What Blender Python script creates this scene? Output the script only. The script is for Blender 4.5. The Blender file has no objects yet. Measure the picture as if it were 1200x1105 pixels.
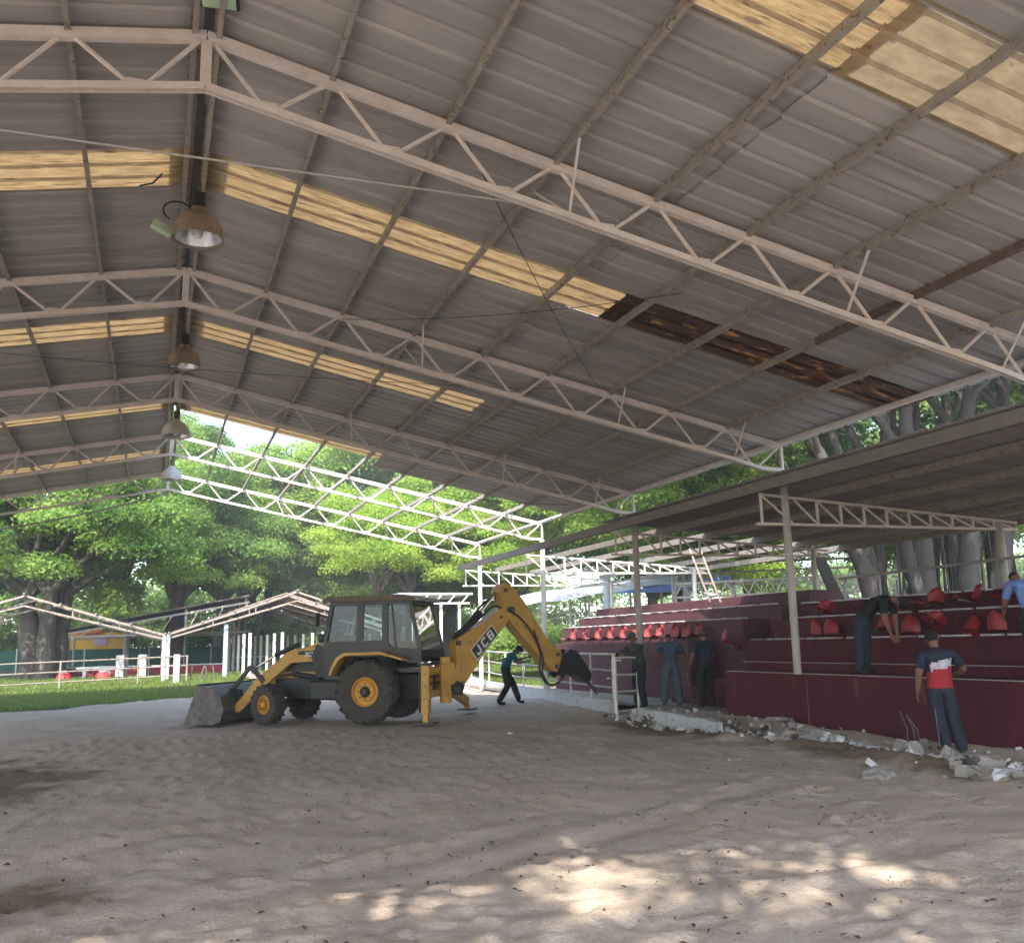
import bpy, math, random
import numpy as np
from mathutils import Vector, Matrix, Euler
R = math.radians
sc = bpy.context.scene
rnd = random.Random(7)
# ------------------------------------------------------------------ camera
cam_d = bpy.data.cameras.new('camera'); cam = bpy.data.objects.new('camera', cam_d)
sc.collection.objects.link(cam); sc.camera = cam
YAW, PIT, ROL = R(20.990), R(10.436), R(-1.285)
cy, sy, cp, sp = math.cos(YAW), math.sin(YAW), math.cos(PIT), math.sin(PIT)
Fv = Vector((sy*cp, cy*cp, sp)); R0 = Vector((cy, -sy, 0)); U0 = R0.cross(Fv)
Rv = math.cos(ROL)*R0 + math.sin(ROL)*U0; Uv = -math.sin(ROL)*R0 + math.cos(ROL)*U0
EYE = Vector((0, 0, 1.65))
m = Matrix(((Rv.x, Uv.x, -Fv.x, EYE.x), (Rv.y, Uv.y, -Fv.y, EYE.y), (Rv.z, Uv.z, -Fv.z, EYE.z), (0, 0, 0, 1)))
cam.matrix_world = m
cam_d.sensor_fit = 'HORIZONTAL'; cam_d.sensor_width = 36; cam_d.lens = 1091.0/1200*36
cam_d.clip_start = 0.05; cam_d.clip_end = 3000
# ------------------------------------------------------------------ sky and sun
SUN_EL, SUN_AZ = R(44), R(24)          # azimuth: how far to the left behind the camera
SKY, SUNE, EXPO = 0.15, 2.7, 2.15
w = bpy.data.worlds.new('World'); sc.world = w; w.use_nodes = True
nt = w.node_tree; bg = nt.nodes['Background']
sk = nt.nodes.new('ShaderNodeTexSky'); sk.sky_type = 'NISHITA'; sk.sun_disc = False
sk.sun_elevation = SUN_EL; sk.sun_rotation = math.pi + SUN_AZ; sk.dust_density = 1.5; sk.ozone_density = 1.0; sk.air_density = 1.0
nt.links.new(sk.outputs[0], bg.inputs[0]); bg.inputs[1].default_value = SKY
sd = bpy.data.lights.new('sun', 'SUN'); sd.energy = SUNE; sd.angle = R(0.55); sd.color = (1, .92, .80)
so = bpy.data.objects.new('sun', sd); sc.collection.objects.link(so)
trav = Vector((math.sin(SUN_AZ)*math.cos(SUN_EL), math.cos(SUN_AZ)*math.cos(SUN_EL), -math.sin(SUN_EL)))
so.rotation_euler = trav.to_track_quat('-Z', 'Y').to_euler(); so.location = (-20, -40, 60)
vs = sc.view_settings; vs.view_transform = 'Standard'; vs.look = 'None'; vs.gamma = 1; vs.use_curve_mapping = False
vs.exposure = EXPO
sc.cycles.max_bounces = 8; sc.cycles.diffuse_bounces = 6; sc.cycles.transparent_max_bounces = 16
sc.cycles.caustics_reflective = False; sc.cycles.caustics_refractive = False
sc.cycles.use_denoising = True
sc.cycles.sample_clamp_indirect = 6
# ------------------------------------------------------------------ helpers
COL = sc.collection
def tag(o, label=None, cat=None, group=None, kind=None):
    if label: o['label'] = label
    if cat: o['category'] = cat
    if group: o['group'] = group
    if kind: o['kind'] = kind
    return o
def empty(name, loc, label, cat, group=None, rz=0):
    o = bpy.data.objects.new(name, None); COL.objects.link(o); o.location = loc; o.rotation_euler = (0, 0, rz)
    o.empty_display_size = .2
    return tag(o, label, cat, group)
def fbm(x, y, z=0, oct=4, seed=0):
    from mathutils import noise
    return noise.fractal(Vector((x+seed*17.3, y-seed*9.1, z)), 1.0, 2.0, oct)
def crv(pts, n=5):
    P = [Vector(p) for p in pts]; P = [P[0]*2-P[1]] + P + [P[-1]*2-P[-2]]; out = []
    for i in range(1, len(P)-2):
        for k in range(n):
            t = k/n; a, b, c, d = P[i-1:i+3]; out.append(.5*((2*b)+(c-a)*t+(2*a-5*b+4*c-d)*t*t+(3*b-a-3*c+d)*t**3))
    return out + [P[-2]]
class MB:
    def __init__(s): s.v = []; s.f = []; s.mi = []; s.cm = 0
    def add(s, vs, fs):
        b = len(s.v); s.v += [tuple(v) for v in vs]; s.f += [tuple(b+i for i in f) for f in fs]; s.mi += [s.cm]*len(fs)
    def box(s, c, d, rot=None, bev=0):
        hx, hy, hz = d[0]/2, d[1]/2, d[2]/2
        M = rot.to_matrix() if isinstance(rot, Euler) else (rot or Matrix.Identity(3)); c = Vector(c)
        if bev > 0:
            b = min(bev, hx*.9, hy*.9, hz*.9); P = []
            for sx in (-1, 1):
                for sy_ in (-1, 1):
                    for sz in (-1, 1):
                        P += [(sx*hx, sy_*(hy-b), sz*(hz-b)), (sx*(hx-b), sy_*hy, sz*(hz-b)), (sx*(hx-b), sy_*(hy-b), sz*hz)]
            i = lambda a, b_, c_, k: ((a*2+b_)*2+c_)*3+k
            F = []
            for a in (0, 1):
                F.append([i(a,0,0,0), i(a,1,0,0), i(a,1,1,0), i(a,0,1,0)][::1 if a else -1])
                F.append([i(0,a,0,1), i(1,a,0,1), i(1,a,1,1), i(0,a,1,1)][::-1 if a else 1])
                F.append([i(0,0,a,2), i(1,0,a,2), i(1,1,a,2), i(0,1,a,2)][::1 if a else -1])
            for a in (0, 1):
                for b_ in (0, 1):
                    F.append([i(a,b_,0,0), i(a,b_,1,0), i(a,b_,1,1), i(a,b_,0,1)][::-1 if (a^b_) else 1])
                    F.append([i(0,a,b_,1), i(1,a,b_,1), i(1,a,b_,2), i(0,a,b_,2)][::1 if (a^b_) else -1] if 0 else [i(0,a,b_,1), i(1,a,b_,1), i(1,a,b_,2), i(0,a,b_,2)])
                    F.append([i(a,0,b_,0), i(a,1,b_,0), i(a,1,b_,2), i(a,0,b_,2)])
                    for c_ in (0, 1): F.append([i(a,b_,c_,0), i(a,b_,c_,1), i(a,b_,c_,2)]) if 1 else 0
            F = [f for f in F if len(f)]
            s.add([c + M @ Vector(p) for p in P], F); return s
        P = [(-hx,-hy,-hz),(hx,-hy,-hz),(hx,hy,-hz),(-hx,hy,-hz),(-hx,-hy,hz),(hx,-hy,hz),(hx,hy,hz),(-hx,hy,hz)]
        s.add([c + M @ Vector(p) for p in P], [(0,3,2,1),(4,5,6,7),(0,1,5,4),(1,2,6,5),(2,3,7,6),(3,0,4,7)]); return s
    def beam(s, a, b, w, h=None, up=(0,0,1)):
        a = Vector(a); b = Vector(b); h = h or w; d = (b-a); L = d.length; d.normalize(); up = Vector(up)
        if abs(d.dot(up)) > .98: up = Vector((0,1,0))
        r = d.cross(up).normalized(); u = r.cross(d)
        P = []
        for q in (a, b):
            for (i, j) in ((-1,-1),(1,-1),(1,1),(-1,1)): P.append(q + r*w/2*i + u*h/2*j)
        s.add(P, [(0,1,2,3),(7,6,5,4),(0,4,5,1),(1,5,6,2),(2,6,7,3),(3,7,4,0)]); return s
    def tube(s, path, r, n=8, cap=True):
        path = [Vector(p) for p in path]; rs = r if isinstance(r, (list, tuple)) else [r]*len(path)
        V = []; pu = None
        for i, p in enumerate(path):
            d = (path[min(i+1, len(path)-1)] - path[max(i-1, 0)]).normalized()
            if pu is None: pu = Vector((0,0,1)) if abs(d.z) < .9 else Vector((1,0,0))
            u = (pu - d*pu.dot(d)).normalized(); pu = u; v = d.cross(u)
            for k in range(n):
                a = 2*math.pi*k/n; V.append(p + (u*math.cos(a) + v*math.sin(a))*rs[i])
        F = [(i*n+k, i*n+(k+1)%n, (i+1)*n+(k+1)%n, (i+1)*n+k) for i in range(len(path)-1) for k in range(n)]
        if cap: F += [tuple(range(n))[::-1], tuple((len(path)-1)*n+k for k in range(n))]
        s.add(V, F); return s
    def prism(s, prof, y0, y1, f=None):      # profile (x,z) extruded along y
        f = f or (lambda x, y, z: (x, y, z)); n = len(prof)
        V = [f(x, y0, z) for x, z in prof] + [f(x, y1, z) for x, z in prof]
        s.add(V, [tuple(range(n)), tuple(range(2*n-1, n-1, -1))] + [(i, i+n, (i+1)%n+n, (i+1)%n)[::-1] for i in range(n)]); return s
    def lathe(s, prof, n=20, c=(0,0,0), axis='z'):   # (r,h)
        V = []
        for r, h in prof:
            for k in range(n):
                a = 2*math.pi*k/n; p = (r*math.cos(a), r*math.sin(a), h)
                if axis == 'y': p = (r*math.cos(a), h, r*math.sin(a))
                V.append((c[0]+p[0], c[1]+p[1], c[2]+p[2]))
        F = [(i*n+k, i*n+(k+1)%n, (i+1)*n+(k+1)%n, (i+1)*n+k) for i in range(len(prof)-1) for k in range(n)]
        s.add(V, F); return s
    def mesh(s, name, mats, smooth=False):
        me = bpy.data.meshes.new(name); me.from_pydata(s.v, [], s.f); me.update()
        mats = mats if isinstance(mats, (list, tuple)) else [mats]
        for mm in mats: me.materials.append(mm)
        if len(mats) > 1: me.polygons.foreach_set('material_index', s.mi)
        if smooth:
            me.polygons.foreach_set('use_smooth', [True]*len(me.polygons))
            if smooth != 'all':
                try: me.set_sharp_from_angle(angle=R(38))
                except Exception: pass
        return me
    def build(s, name, mats, parent=None, loc=(0,0,0), rot=None, smooth=False):
        return link(name, s.mesh(name, mats, smooth), parent, loc, rot)
def link(name, me, parent=None, loc=(0,0,0), rot=None):
    o = bpy.data.objects.new(name, me); COL.objects.link(o); o.location = loc
    if rot: o.rotation_euler = rot
    if parent: o.parent = parent
    return o
def copy_tree(o, parent=None):
    c = o.copy(); COL.objects.link(c); c.parent = parent
    for ch in o.children: copy_tree(ch, c)
    return c
# ------------------------------------------------------------------ materials
def pm(name, c1, c2=None, scale=6, rough=.7, bump=0, bscale=None, metal=0, spec=.4, spots=None, spot_amt=.4, spot_scale=12, objrand=0, trans=0, stretch=None, detail=6):
    M = bpy.data.materials.new(name); M.use_nodes = True; n = M.node_tree; N = n.nodes; L = n.links; b = N['Principled BSDF']
    tc = N.new('ShaderNodeTexCoord'); vec = tc.outputs['Object']
    if stretch:
        mp = N.new('ShaderNodeMapping'); mp.inputs['Scale'].default_value = stretch; L.new(vec, mp.inputs[0]); vec = mp.outputs[0]
    c2 = c2 or tuple(min(1, x*.8) for x in c1)
    def noise(sc_, det=detail):
        t = N.new('ShaderNodeTexNoise'); t.inputs['Scale'].default_value = sc_; t.inputs['Detail'].default_value = det; t.inputs['Roughness'].default_value = .62; L.new(vec, t.inputs['Vector']); return t
    def ramp(src, a, b_, lo=(0,0,0,1), hi=(1,1,1,1)):
        r = N.new('ShaderNodeValToRGB'); r.color_ramp.elements[0].position = a; r.color_ramp.elements[1].position = b_
        r.color_ramp.elements[0].color = lo; r.color_ramp.elements[1].color = hi; L.new(src, r.inputs[0]); return r
    r = ramp(noise(scale).outputs[0], .32, .68, (*c2, 1), (*c1, 1)); out = r.outputs[0]
    if spots:
        r2 = ramp(noise(spot_scale).outputs[0], 1-spot_amt-.03, 1-spot_amt+.03)
        mx = N.new('ShaderNodeMix'); mx.data_type = 'RGBA'; L.new(r2.outputs[0], mx.inputs[0]); L.new(out, mx.inputs[6]); mx.inputs[7].default_value = (*spots, 1); out = mx.outputs[2]
    if objrand:
        oi = N.new('ShaderNodeObjectInfo'); hs = N.new('ShaderNodeHueSaturation'); mr = N.new('ShaderNodeMapRange')
        mr.inputs[3].default_value = 1-objrand; mr.inputs[4].default_value = 1+objrand
        L.new(oi.outputs['Random'], mr.inputs[0]); L.new(mr.outputs[0], hs.inputs['Value']); L.new(out, hs.inputs['Color']); out = hs.outputs[0]
    L.new(out, b.inputs['Base Color']); b.inputs['Roughness'].default_value = rough; b.inputs['Metallic'].default_value = metal
    b.inputs['Specular IOR Level'].default_value = spec
    if bump:
        bn = N.new('ShaderNodeBump'); bn.inputs['Strength'].default_value = 1; bn.inputs['Distance'].default_value = bump
        L.new(noise(bscale or scale*4, 8).outputs[0], bn.inputs['Height']); L.new(bn.outputs[0], b.inputs['Normal'])
    if trans:
        tr = N.new('ShaderNodeBsdfTranslucent'); L.new(out, tr.inputs[0]); ms = N.new('ShaderNodeMixShader'); ms.inputs[0].default_value = trans
        L.new(b.outputs[0], ms.inputs[1]); L.new(tr.outputs[0], ms.inputs[2]); L.new(ms.outputs[0], N['Material Output'].inputs[0])
    return M
RUST = (.12, .055, .03)
M = {}
M['sheet'] = pm('zinc_sheet', (.405,.39,.375), (.27,.26,.25), 1.3, .62, 0, metal=.0, spec=.35, objrand=.10, spots=(.2,.18,.155), spot_amt=.30, spot_scale=2.5, stretch=(.35,2.5,1))
M['rustsheet'] = pm('rusted_sheet', (.07,.035,.02), (.02,.012,.009), 3, .9, spots=(.30,.15,.05), spot_amt=.40, spot_scale=5, stretch=(.5,2,1), trans=.1)
M['skylight'] = pm('fibreglass', (.52,.37,.18), (.26,.16,.07), 7, .5, 0, spots=(.17,.11,.06), spot_amt=.40, spot_scale=6, trans=.30, stretch=(.4,3,1))
M['skyold'] = pm('weathered_fibreglass', (.42,.33,.20), (.28,.21,.12), 5, .6, spots=(.22,.14,.06), spot_amt=.33, spot_scale=2.2, trans=.24, stretch=(.8,1.5,1))
M['purlin'] = pm('purlin_paint', (.37,.34,.295), (.26,.235,.20), 7, .6, .001, spots=(.15,.11,.08), spot_amt=.40, spot_scale=14)
M['rustpurlin'] = pm('rusty_purlin', (.19,.135,.105), (.11,.07,.05), 9, .8, spots=(.45,.41,.36), spot_amt=.33, spot_scale=9)
M['truss'] = pm('truss_paint', (.72,.66,.62), (.58,.52,.48), 5, .5, 0, spots=(.32,.24,.19), spot_amt=.30, spot_scale=16, spec=.4)
M['white'] = pm('white_paint', (.76,.75,.72), (.62,.60,.57), 4, .5, spots=(.38,.32,.27), spot_amt=.27, spot_scale=14)
M['postpaint'] = pm('post_paint', (.44,.42,.40), (.35,.33,.31), 3, .55, spots=(.3,.25,.2), spot_amt=.27, spot_scale=10)
M['darkcap'] = pm('ridge_cap', (.16,.15,.14), (.09,.085,.08), 4, .7)
M['oldsteel'] = pm('weathered_steel', (.36,.32,.29), (.24,.20,.175), 5, .7, spots=(.16,.09,.06), spot_amt=.42, spot_scale=10)
M['maroon'] = pm('maroon_paint', (.10,.014,.024), (.072,.011,.019), 1.6, .6, .003, 30, spots=(.135,.055,.062), spot_amt=.36, spot_scale=4, spec=.25, stretch=(1,1,.35))
M['maroonold'] = pm('dusty_maroon_paint', (.125,.05,.062), (.09,.034,.044), 1.6, .75, .003, 30, spots=(.16,.08,.085), spot_amt=.34, spot_scale=5)
M['concrete'] = pm('concrete', (.36,.33,.30), (.24,.22,.20), 6, .9, .006, 30)
M['whiteconc'] = pm('whitewash', (.62,.63,.64), (.46,.46,.46), 4, .85, .004, 26, spots=(.26,.24,.22), spot_amt=.36, spot_scale=6)
M['edge'] = pm('bare_edge', (.55,.52,.48), (.34,.31,.28), 9, .9, .003)
M['redseat'] = pm('red_plastic', (.36,.022,.028), (.26,.016,.022), 5, .45, spots=(.45,.12,.11), spot_amt=.30, spot_scale=9, spec=.5)
M['pinkseat'] = pm('hazy_faded_red_plastic', (.34,.07,.075), (.24,.045,.05), 5, .6, spots=(.62,.36,.33), spot_amt=.36, spot_scale=11)  # faded red of the far row, with haze mixed into the colour
M['yellow'] = pm('machine_yellow', (.58,.33,.055), (.42,.24,.05), 2.4, .5, .0006, 60, spots=(.22,.15,.08), spot_amt=.38, spot_scale=5, spec=.5)
M['yrim'] = pm('rim_yellow', (.62,.30,.02), (.5,.23,.02), 5, .4, spots=(.25,.14,.04), spot_amt=.3, spot_scale=9)
M['black'] = pm('black_paint', (.025,.027,.027), (.014,.015,.016), 6, .45, spots=(.06,.055,.05), spot_amt=.36, spot_scale=8)
M['cab'] = pm('cab_dark_paint', (.010,.016,.014), (.007,.010,.009), 5, .3, spots=(.04,.042,.038), spot_amt=.3, spot_scale=8)
M['tyre'] = pm('tyre_rubber', (.03,.028,.026), (.075,.066,.055), 5, .9, .002, 60)
M['steel'] = pm('worn_steel', (.16,.145,.13), (.07,.06,.055), 8, .5, .002, 40, metal=.4, spots=(.16,.09,.05), spot_amt=.36, spot_scale=6)
M['chrome'] = pm('ram_chrome', (.6,.6,.6), (.5,.5,.5), 6, .2, metal=1)
M['hose'] = pm('hose_rubber', (.018,.018,.018), (.03,.03,.03), 8, .5)
M['whiteprint'] = pm('white_print', (.75,.75,.74), (.6,.6,.6), 8, .5)
M['bark'] = pm('ficus_bark', (.085,.076,.068), (.04,.036,.032), 2.2, .9, .03, 9, spots=(.17,.15,.135), spot_amt=.36, spot_scale=3, stretch=(1,1,.3))
M['darkbark'] = pm('dark_bark', (.17,.14,.12), (.08,.07,.06), 3, .9, .02, 9)
M['soil'] = pm('damp_soil', (.12,.09,.065), (.07,.052,.04), 7, .95, .02, 20)
M['brownroof'] = pm('weathered_roof', (.40,.34,.29), (.30,.25,.21), 2, .8, objrand=.1)
M['tarp'] = pm('white_tarp', (.5,.53,.58), (.40,.43,.48), 1.5, .5, trans=.12)
M['bluetarp'] = pm('blue_tarp', (.16,.28,.62), (.12,.22,.52), 2, .5)
M['greenmesh'] = pm('green_mesh', (.03,.16,.11), (.02,.10,.075), 3, .8)
M['orange'] = pm('orange_sheet', (.85,.24,.03), (.72,.18,.02), 3, .6)
M['yelloww'] = pm('yellow_sheet', (.85,.50,.06), (.75,.42,.05), 3, .6)
M['lampshell'] = pm('lamp_shell', (.30,.24,.19), (.22,.17,.13), 6, .45, metal=.2, spots=(.2,.14,.1), spot_amt=.35, spot_scale=20)
M['lampwhite'] = pm('lamp_white_shell', (.6,.62,.6), (.45,.46,.44), 6, .5)
M['lampglass'] = pm('lamp_glass', (.62,.64,.68), (.42,.44,.48), 22, .2, metal=.5)
M['greenbox'] = pm('green_housing', (.45,.62,.42), (.35,.5,.33), 6, .6)
M['wood'] = pm('grey_wood', (.16,.13,.11), (.09,.07,.06), 8, .9)
def simple(name, c, rough=.8, c2=None): return pm(name, tuple(q*1.15 for q in c), c2 or tuple(q*.6 for q in c), 7, rough, .022 if rough > .7 else .003, 11, stretch=(1, 1, .55))
M['skin'] = simple('brown_skin', (.23,.115,.07), .55)
M['navy'] = simple('navy_cloth', (.018,.026,.05)); M['jean'] = simple('dark_jeans', (.025,.032,.05)); M['dblue'] = simple('blue_work_shirt', (.05,.085,.15))
M['bluegrey'] = simple('blue_grey_trousers', (.075,.10,.14)); M['teal'] = simple('teal_shirt', (.02,.10,.16)); M['blackc'] = simple('black_cloth', (.012,.012,.015))
M['olive'] = simple('olive_jacket', (.045,.052,.04)); M['redc'] = simple('red_cloth', (.42,.03,.04)); M['whitec'] = simple('white_cloth', (.55,.53,.6))
M['lblue'] = simple('light_blue_shirt', (.16,.28,.62)); M['shoe'] = simple('dusty_shoe', (.10,.065,.045)); M['hair'] = simple('black_hair', (.012,.010,.010)); M['capg'] = simple('green_cap', (.04,.10,.09)); M['greycap'] = simple('grey_cap', (.10,.10,.11))
# glass: thin tinted
g = bpy.data.materials.new('cab_glass'); g.use_nodes = True; N = g.node_tree.nodes; L = g.node_tree.links
tr = N.new('ShaderNodeBsdfTransparent'); tr.inputs[0].default_value = (.50,.68,.70,1); gl = N.new('ShaderNodeBsdfGlossy'); gl.inputs['Roughness'].default_value = .04
fr = N.new('ShaderNodeFresnel'); fr.inputs[0].default_value = 1.5; ms = N.new('ShaderNodeMixShader'); L.new(fr.outputs[0], ms.inputs[0]); L.new(tr.outputs[0], ms.inputs[1]); L.new(gl.outputs[0], ms.inputs[2]); L.new(ms.outputs[0], N['Material Output'].inputs[0]); M['glass'] = g
# leaves: tone from a per-leaf random attribute
def leafmat(name, lo, hi, trans=.5, yel=(.30,.30,.03), ya=.05):
    m = bpy.data.materials.new(name); m.use_nodes = True; n = m.node_tree; N = n.nodes; L = n.links; b = N['Principled BSDF']
    at = N.new('ShaderNodeAttribute'); at.attribute_name = 'tone'
    r = N.new('ShaderNodeValToRGB'); e = r.color_ramp.elements; e[0].position = 0; e[0].color = (*lo, 1); e[1].position = 1-ya; e[1].color = (*hi, 1); k = e.new(1); k.color = (*yel, 1)
    L.new(at.outputs['Fac'], r.inputs[0]); L.new(r.outputs[0], b.inputs['Base Color']); b.inputs['Roughness'].default_value = .55; b.inputs['Specular IOR Level'].default_value = .3
    tr = N.new('ShaderNodeBsdfTranslucent'); hs = N.new('ShaderNodeHueSaturation'); hs.inputs['Value'].default_value = 1.5; hs.inputs['Hue'].default_value = .48; L.new(r.outputs[0], hs.inputs['Color']); L.new(hs.outputs[0], tr.inputs[0])
    ms = N.new('ShaderNodeMixShader'); ms.inputs[0].default_value = trans; L.new(b.outputs[0], ms.inputs[1]); L.new(tr.outputs[0], ms.inputs[2]); L.new(ms.outputs[0], N['Material Output'].inputs[0]); return m
M['leafdeep'] = leafmat('deep_green_leaf', (.075,.16,.035), (.25,.40,.09))
M['leafmid'] = leafmat('mid_green_leaf', (.085,.17,.035), (.26,.38,.09))
M['leaflime'] = leafmat('lime_leaf', (.14,.26,.035), (.33,.47,.08), .5, (.45,.42,.04), .06)
M['grass'] = leafmat('grass_blade', (.09,.15,.035), (.21,.30,.07), .4, (.4,.36,.1), .08)
# ------------------------------------------------------------------ terrain
def sstep(a, b, x):
    t = np.clip((x-a)/(b-a), 0, 1); return t*t*(3-2*t)
def gz(x, y):
    return .5*sstep(33, 46, y)
_g = np.random.RandomState(5)
_VT = {}
def vnoise(x, y, seed):
    if seed not in _VT: _VT[seed] = np.random.RandomState(seed).rand(256, 256)
    T = _VT[seed]
    xi = np.floor(x).astype(int); yi = np.floor(y).astype(int); fx = x-xi; fy = y-yi
    fx = fx*fx*(3-2*fx); fy = fy*fy*(3-2*fy); g_ = lambda i, j: T[i % 256, j % 256]
    return (g_(xi,yi)*(1-fx)+g_(xi+1,yi)*fx)*(1-fy)+(g_(xi,yi+1)*(1-fx)+g_(xi+1,yi+1)*fx)*fy
def grid_mesh(name, xs, ys, zf, mat, keep=None):
    X, Y = np.meshgrid(xs, ys); Z = zf(X, Y); nx, ny = len(xs), len(ys)
    V = np.stack([X, Y, Z], -1).reshape(-1, 3)
    a = (np.arange(ny-1)[:, None]*nx + np.arange(nx-1)[None, :]).reshape(-1)
    F = np.stack([a, a+1, a+nx+1, a+nx], -1)
    if keep is not None:
        cx = V[F].mean(1); F = F[keep(cx[:, 0], cx[:, 1])]
    me = bpy.data.meshes.new(name); me.vertices.add(len(V)); me.vertices.foreach_set('co', V.ravel())
    me.loops.add(len(F)*4); me.loops.foreach_set('vertex_index', F.ravel().astype(np.int32))
    me.polygons.add(len(F)); me.polygons.foreach_set('loop_start', np.arange(len(F), dtype=np.int32)*4); me.polygons.foreach_set('loop_total', np.full(len(F), 4, np.int32))
    me.update(calc_edges=True); me.polygons.foreach_set('use_smooth', [True]*len(F)); me.materials.append(mat)
    return me
earth = pm('earth', (.20,.17,.12), (.13,.11,.08), .4, .95, .02, 4)
xs = np.concatenate([np.linspace(-900, -60, 12), np.linspace(-50, 70, 61), np.linspace(85, 900, 12)])
ys = np.concatenate([np.linspace(-300, -20, 8), np.linspace(-12, 110, 62), np.linspace(130, 1600, 14)])
tag(link('ground', grid_mesh('ground', xs, ys, lambda x, y: gz(x, y)-.12-.25*((x > 9) & (x < 12) & (y > 6) & (y < 20)), earth)), kind='structure')
# kerb line: x of the arena side of the kerb at a given y
def kx(y): return 10.15 + (y-20.45)*(12.09-10.15)/(36.91-20.45)
# sand
rsF = np.random.RandomState(11); FP = np.stack([rsF.uniform(-7, 10, 2600), rsF.uniform(2, 20, 2600)], 1)
FPa = rsF.uniform(.004, .022, len(FP)); FPr = rsF.uniform(.07, .17, len(FP)); FPt = rsF.uniform(0, 3.14, len(FP))
def sandz(x, y):
    z = .09*(vnoise(x*.35+9, y*.35, 1)-.5) + .06*(vnoise(x*1.1, y*1.1+5, 2)-.5) + .03*(vnoise(x*2.6, y*2.2, 3)-.5) + .014*(vnoise(x*6, y*5.2, 4)-.5) + .010*(vnoise(x*13, y*12, 6)-.5)
    z += .05*np.exp(-((y-(5.0+.16*x))/.16)**2)*(vnoise(x*1.5, y*0, 8))   # raked ridge near the viewer
    for k, (x0, y0) in enumerate(((-1.5, 8.6), (1.4, 7.4), (4.2, 8.0))):            # wheel ruts
        t = (x-x0)*.9 + (y-y0)*.45; d = -(x-x0)*.45+(y-y0)*.9
        z += -.035*np.exp(-(d/.16)**2)*sstep(-4, -2, t)*(1-sstep(2, 4.5, t)) + .02*np.exp(-((d-.3)/.12)**2)*sstep(-4, -2, t)*(1-sstep(2, 4.5, t))
    z = z - .02
    # bank against the wall, trench where the kerb was dug out
    z += .16*np.exp(-((x-9.2)/.5)**2)*sstep(8, 9.5, y)*(1-sstep(14, 16, y))*(vnoise(x*3, y*1.6, 9))
    z -= .30*np.exp(-((x-10.25)/.38)**2)*sstep(9, 11, y)*(1-sstep(16.5, 18, y))*vnoise(x*2, y*1.1, 10)
    z += .12*np.exp(-((x-10.9)/.3)**2)*sstep(7, 9, y)*(1-sstep(19, 22, y))
    z -= .10*np.exp(-((x-9.6)/.45)**2-((y-16.6)/1.6)**2)
    return z + gz(x, y)
def sand_with_prints(x, y):
    z = sandz(x, y); 
    flatx, flaty = x.ravel(), y.ravel(); zz = z.ravel()
    ysr = y[:, 0]; xsr = x[0]
    for (px, py), a, r, t in zip(FP, FPa, FPr, FPt):
        j0, j1 = np.searchsorted(ysr, [py-2.5*r, py+2.5*r]); i0, i1 = np.searchsorted(xsr, [px-2.5*r, px+2.5*r])
        if j1-j0 < 2 or i1-i0 < 2: continue
        dx = x[j0:j1, i0:i1]-px; dy = y[j0:j1, i0:i1]-py
        u = dx*math.cos(t)+dy*math.sin(t); v = -dx*math.sin(t)+dy*math.cos(t); q = (u/r)**2+(v/(r*.55))**2
        z[j0:j1, i0:i1] += a*(-1.6*np.exp(-q)+.9*np.exp(-(np.sqrt(q)-1.5)**2*4))
    return z
S = bpy.data.materials.new('arena_sand'); S.use_nodes = True; n = S.node_tree; N = n.nodes; L = n.links; b = N['Principled BSDF']
tc = N.new('ShaderNodeTexCoord'); vec = tc.outputs['Object']
def nz(scale, det=6, v=None):
    t = N.new('ShaderNodeTexNoise'); t.inputs['Scale'].default_value = scale; t.inputs['Detail'].default_value = det; t.inputs['Roughness'].default_value = .6; L.new(v or vec, t.inputs['Vector']); return t.outputs[0]
def rp(src, a, b_, lo, hi):
    r = N.new('ShaderNodeValToRGB'); r.color_ramp.elements[0].position = a; r.color_ramp.elements[1].position = b_; r.color_ramp.elements[0].color = (*lo, 1); r.color_ramp.elements[1].color = (*hi, 1); L.new(src, r.inputs[0]); return r.outputs[0]
def mixc(f, a, b_):
    x = N.new('ShaderNodeMix'); x.data_type = 'RGBA'; L.new(f, x.inputs[0])
    L.new(a, x.inputs[6]) if hasattr(a, 'links') else setattr(x.inputs[6], 'default_value', (*a, 1))
    L.new(b_, x.inputs[7]) if hasattr(b_, 'links') else setattr(x.inputs[7], 'default_value', (*b_, 1)); return x.outputs[2]
base = rp(nz(1.2), .3, .7, (.44,.365,.30), (.54,.455,.38))
fine = rp(nz(40, 8), .35, .65, (.86,.86,.86), (1.08,1.08,1.08)); mu = N.new('ShaderNodeMix'); mu.data_type = 'RGBA'; mu.blend_type = 'MULTIPLY'; mu.inputs[0].default_value = 1; L.new(base, mu.inputs[6]); L.new(fine, mu.inputs[7]); base = mu.outputs[2]
# damp darker patches towards the left, broken by noise
sx = N.new('ShaderNodeSeparateXYZ'); L.new(vec, sx.inputs[0])
def mth(op, a, b_=None, c=None):
    t = N.new('ShaderNodeMath'); t.operation = op
    for i, q in enumerate((a, b_, c)):
        if q is None: continue
        if hasattr(q, 'links'): L.new(q, t.inputs[i])
        else: t.inputs[i].default_value = q
    return t.outputs[0]
def blob(cx, cy_, rx, ry):
    dx = mth('DIVIDE', mth('SUBTRACT', sx.outputs[0], cx), rx); dy = mth('DIVIDE', mth('SUBTRACT', sx.outputs[1], cy_), ry)
    return mth('SUBTRACT', 1, mth('ADD', mth('MULTIPLY', dx, dx), mth('MULTIPLY', dy, dy)))
bl = mth('MAXIMUM', mth('MAXIMUM', blob(-2.7, 7.6, 2.4, 1.3), blob(-4.6, 14.5, 4.0, 3.6)), mth('MAXIMUM', blob(9.4, 16.2, 1.3, 2.6), blob(9.4, 10.4, .9, 3.2)))
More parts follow.
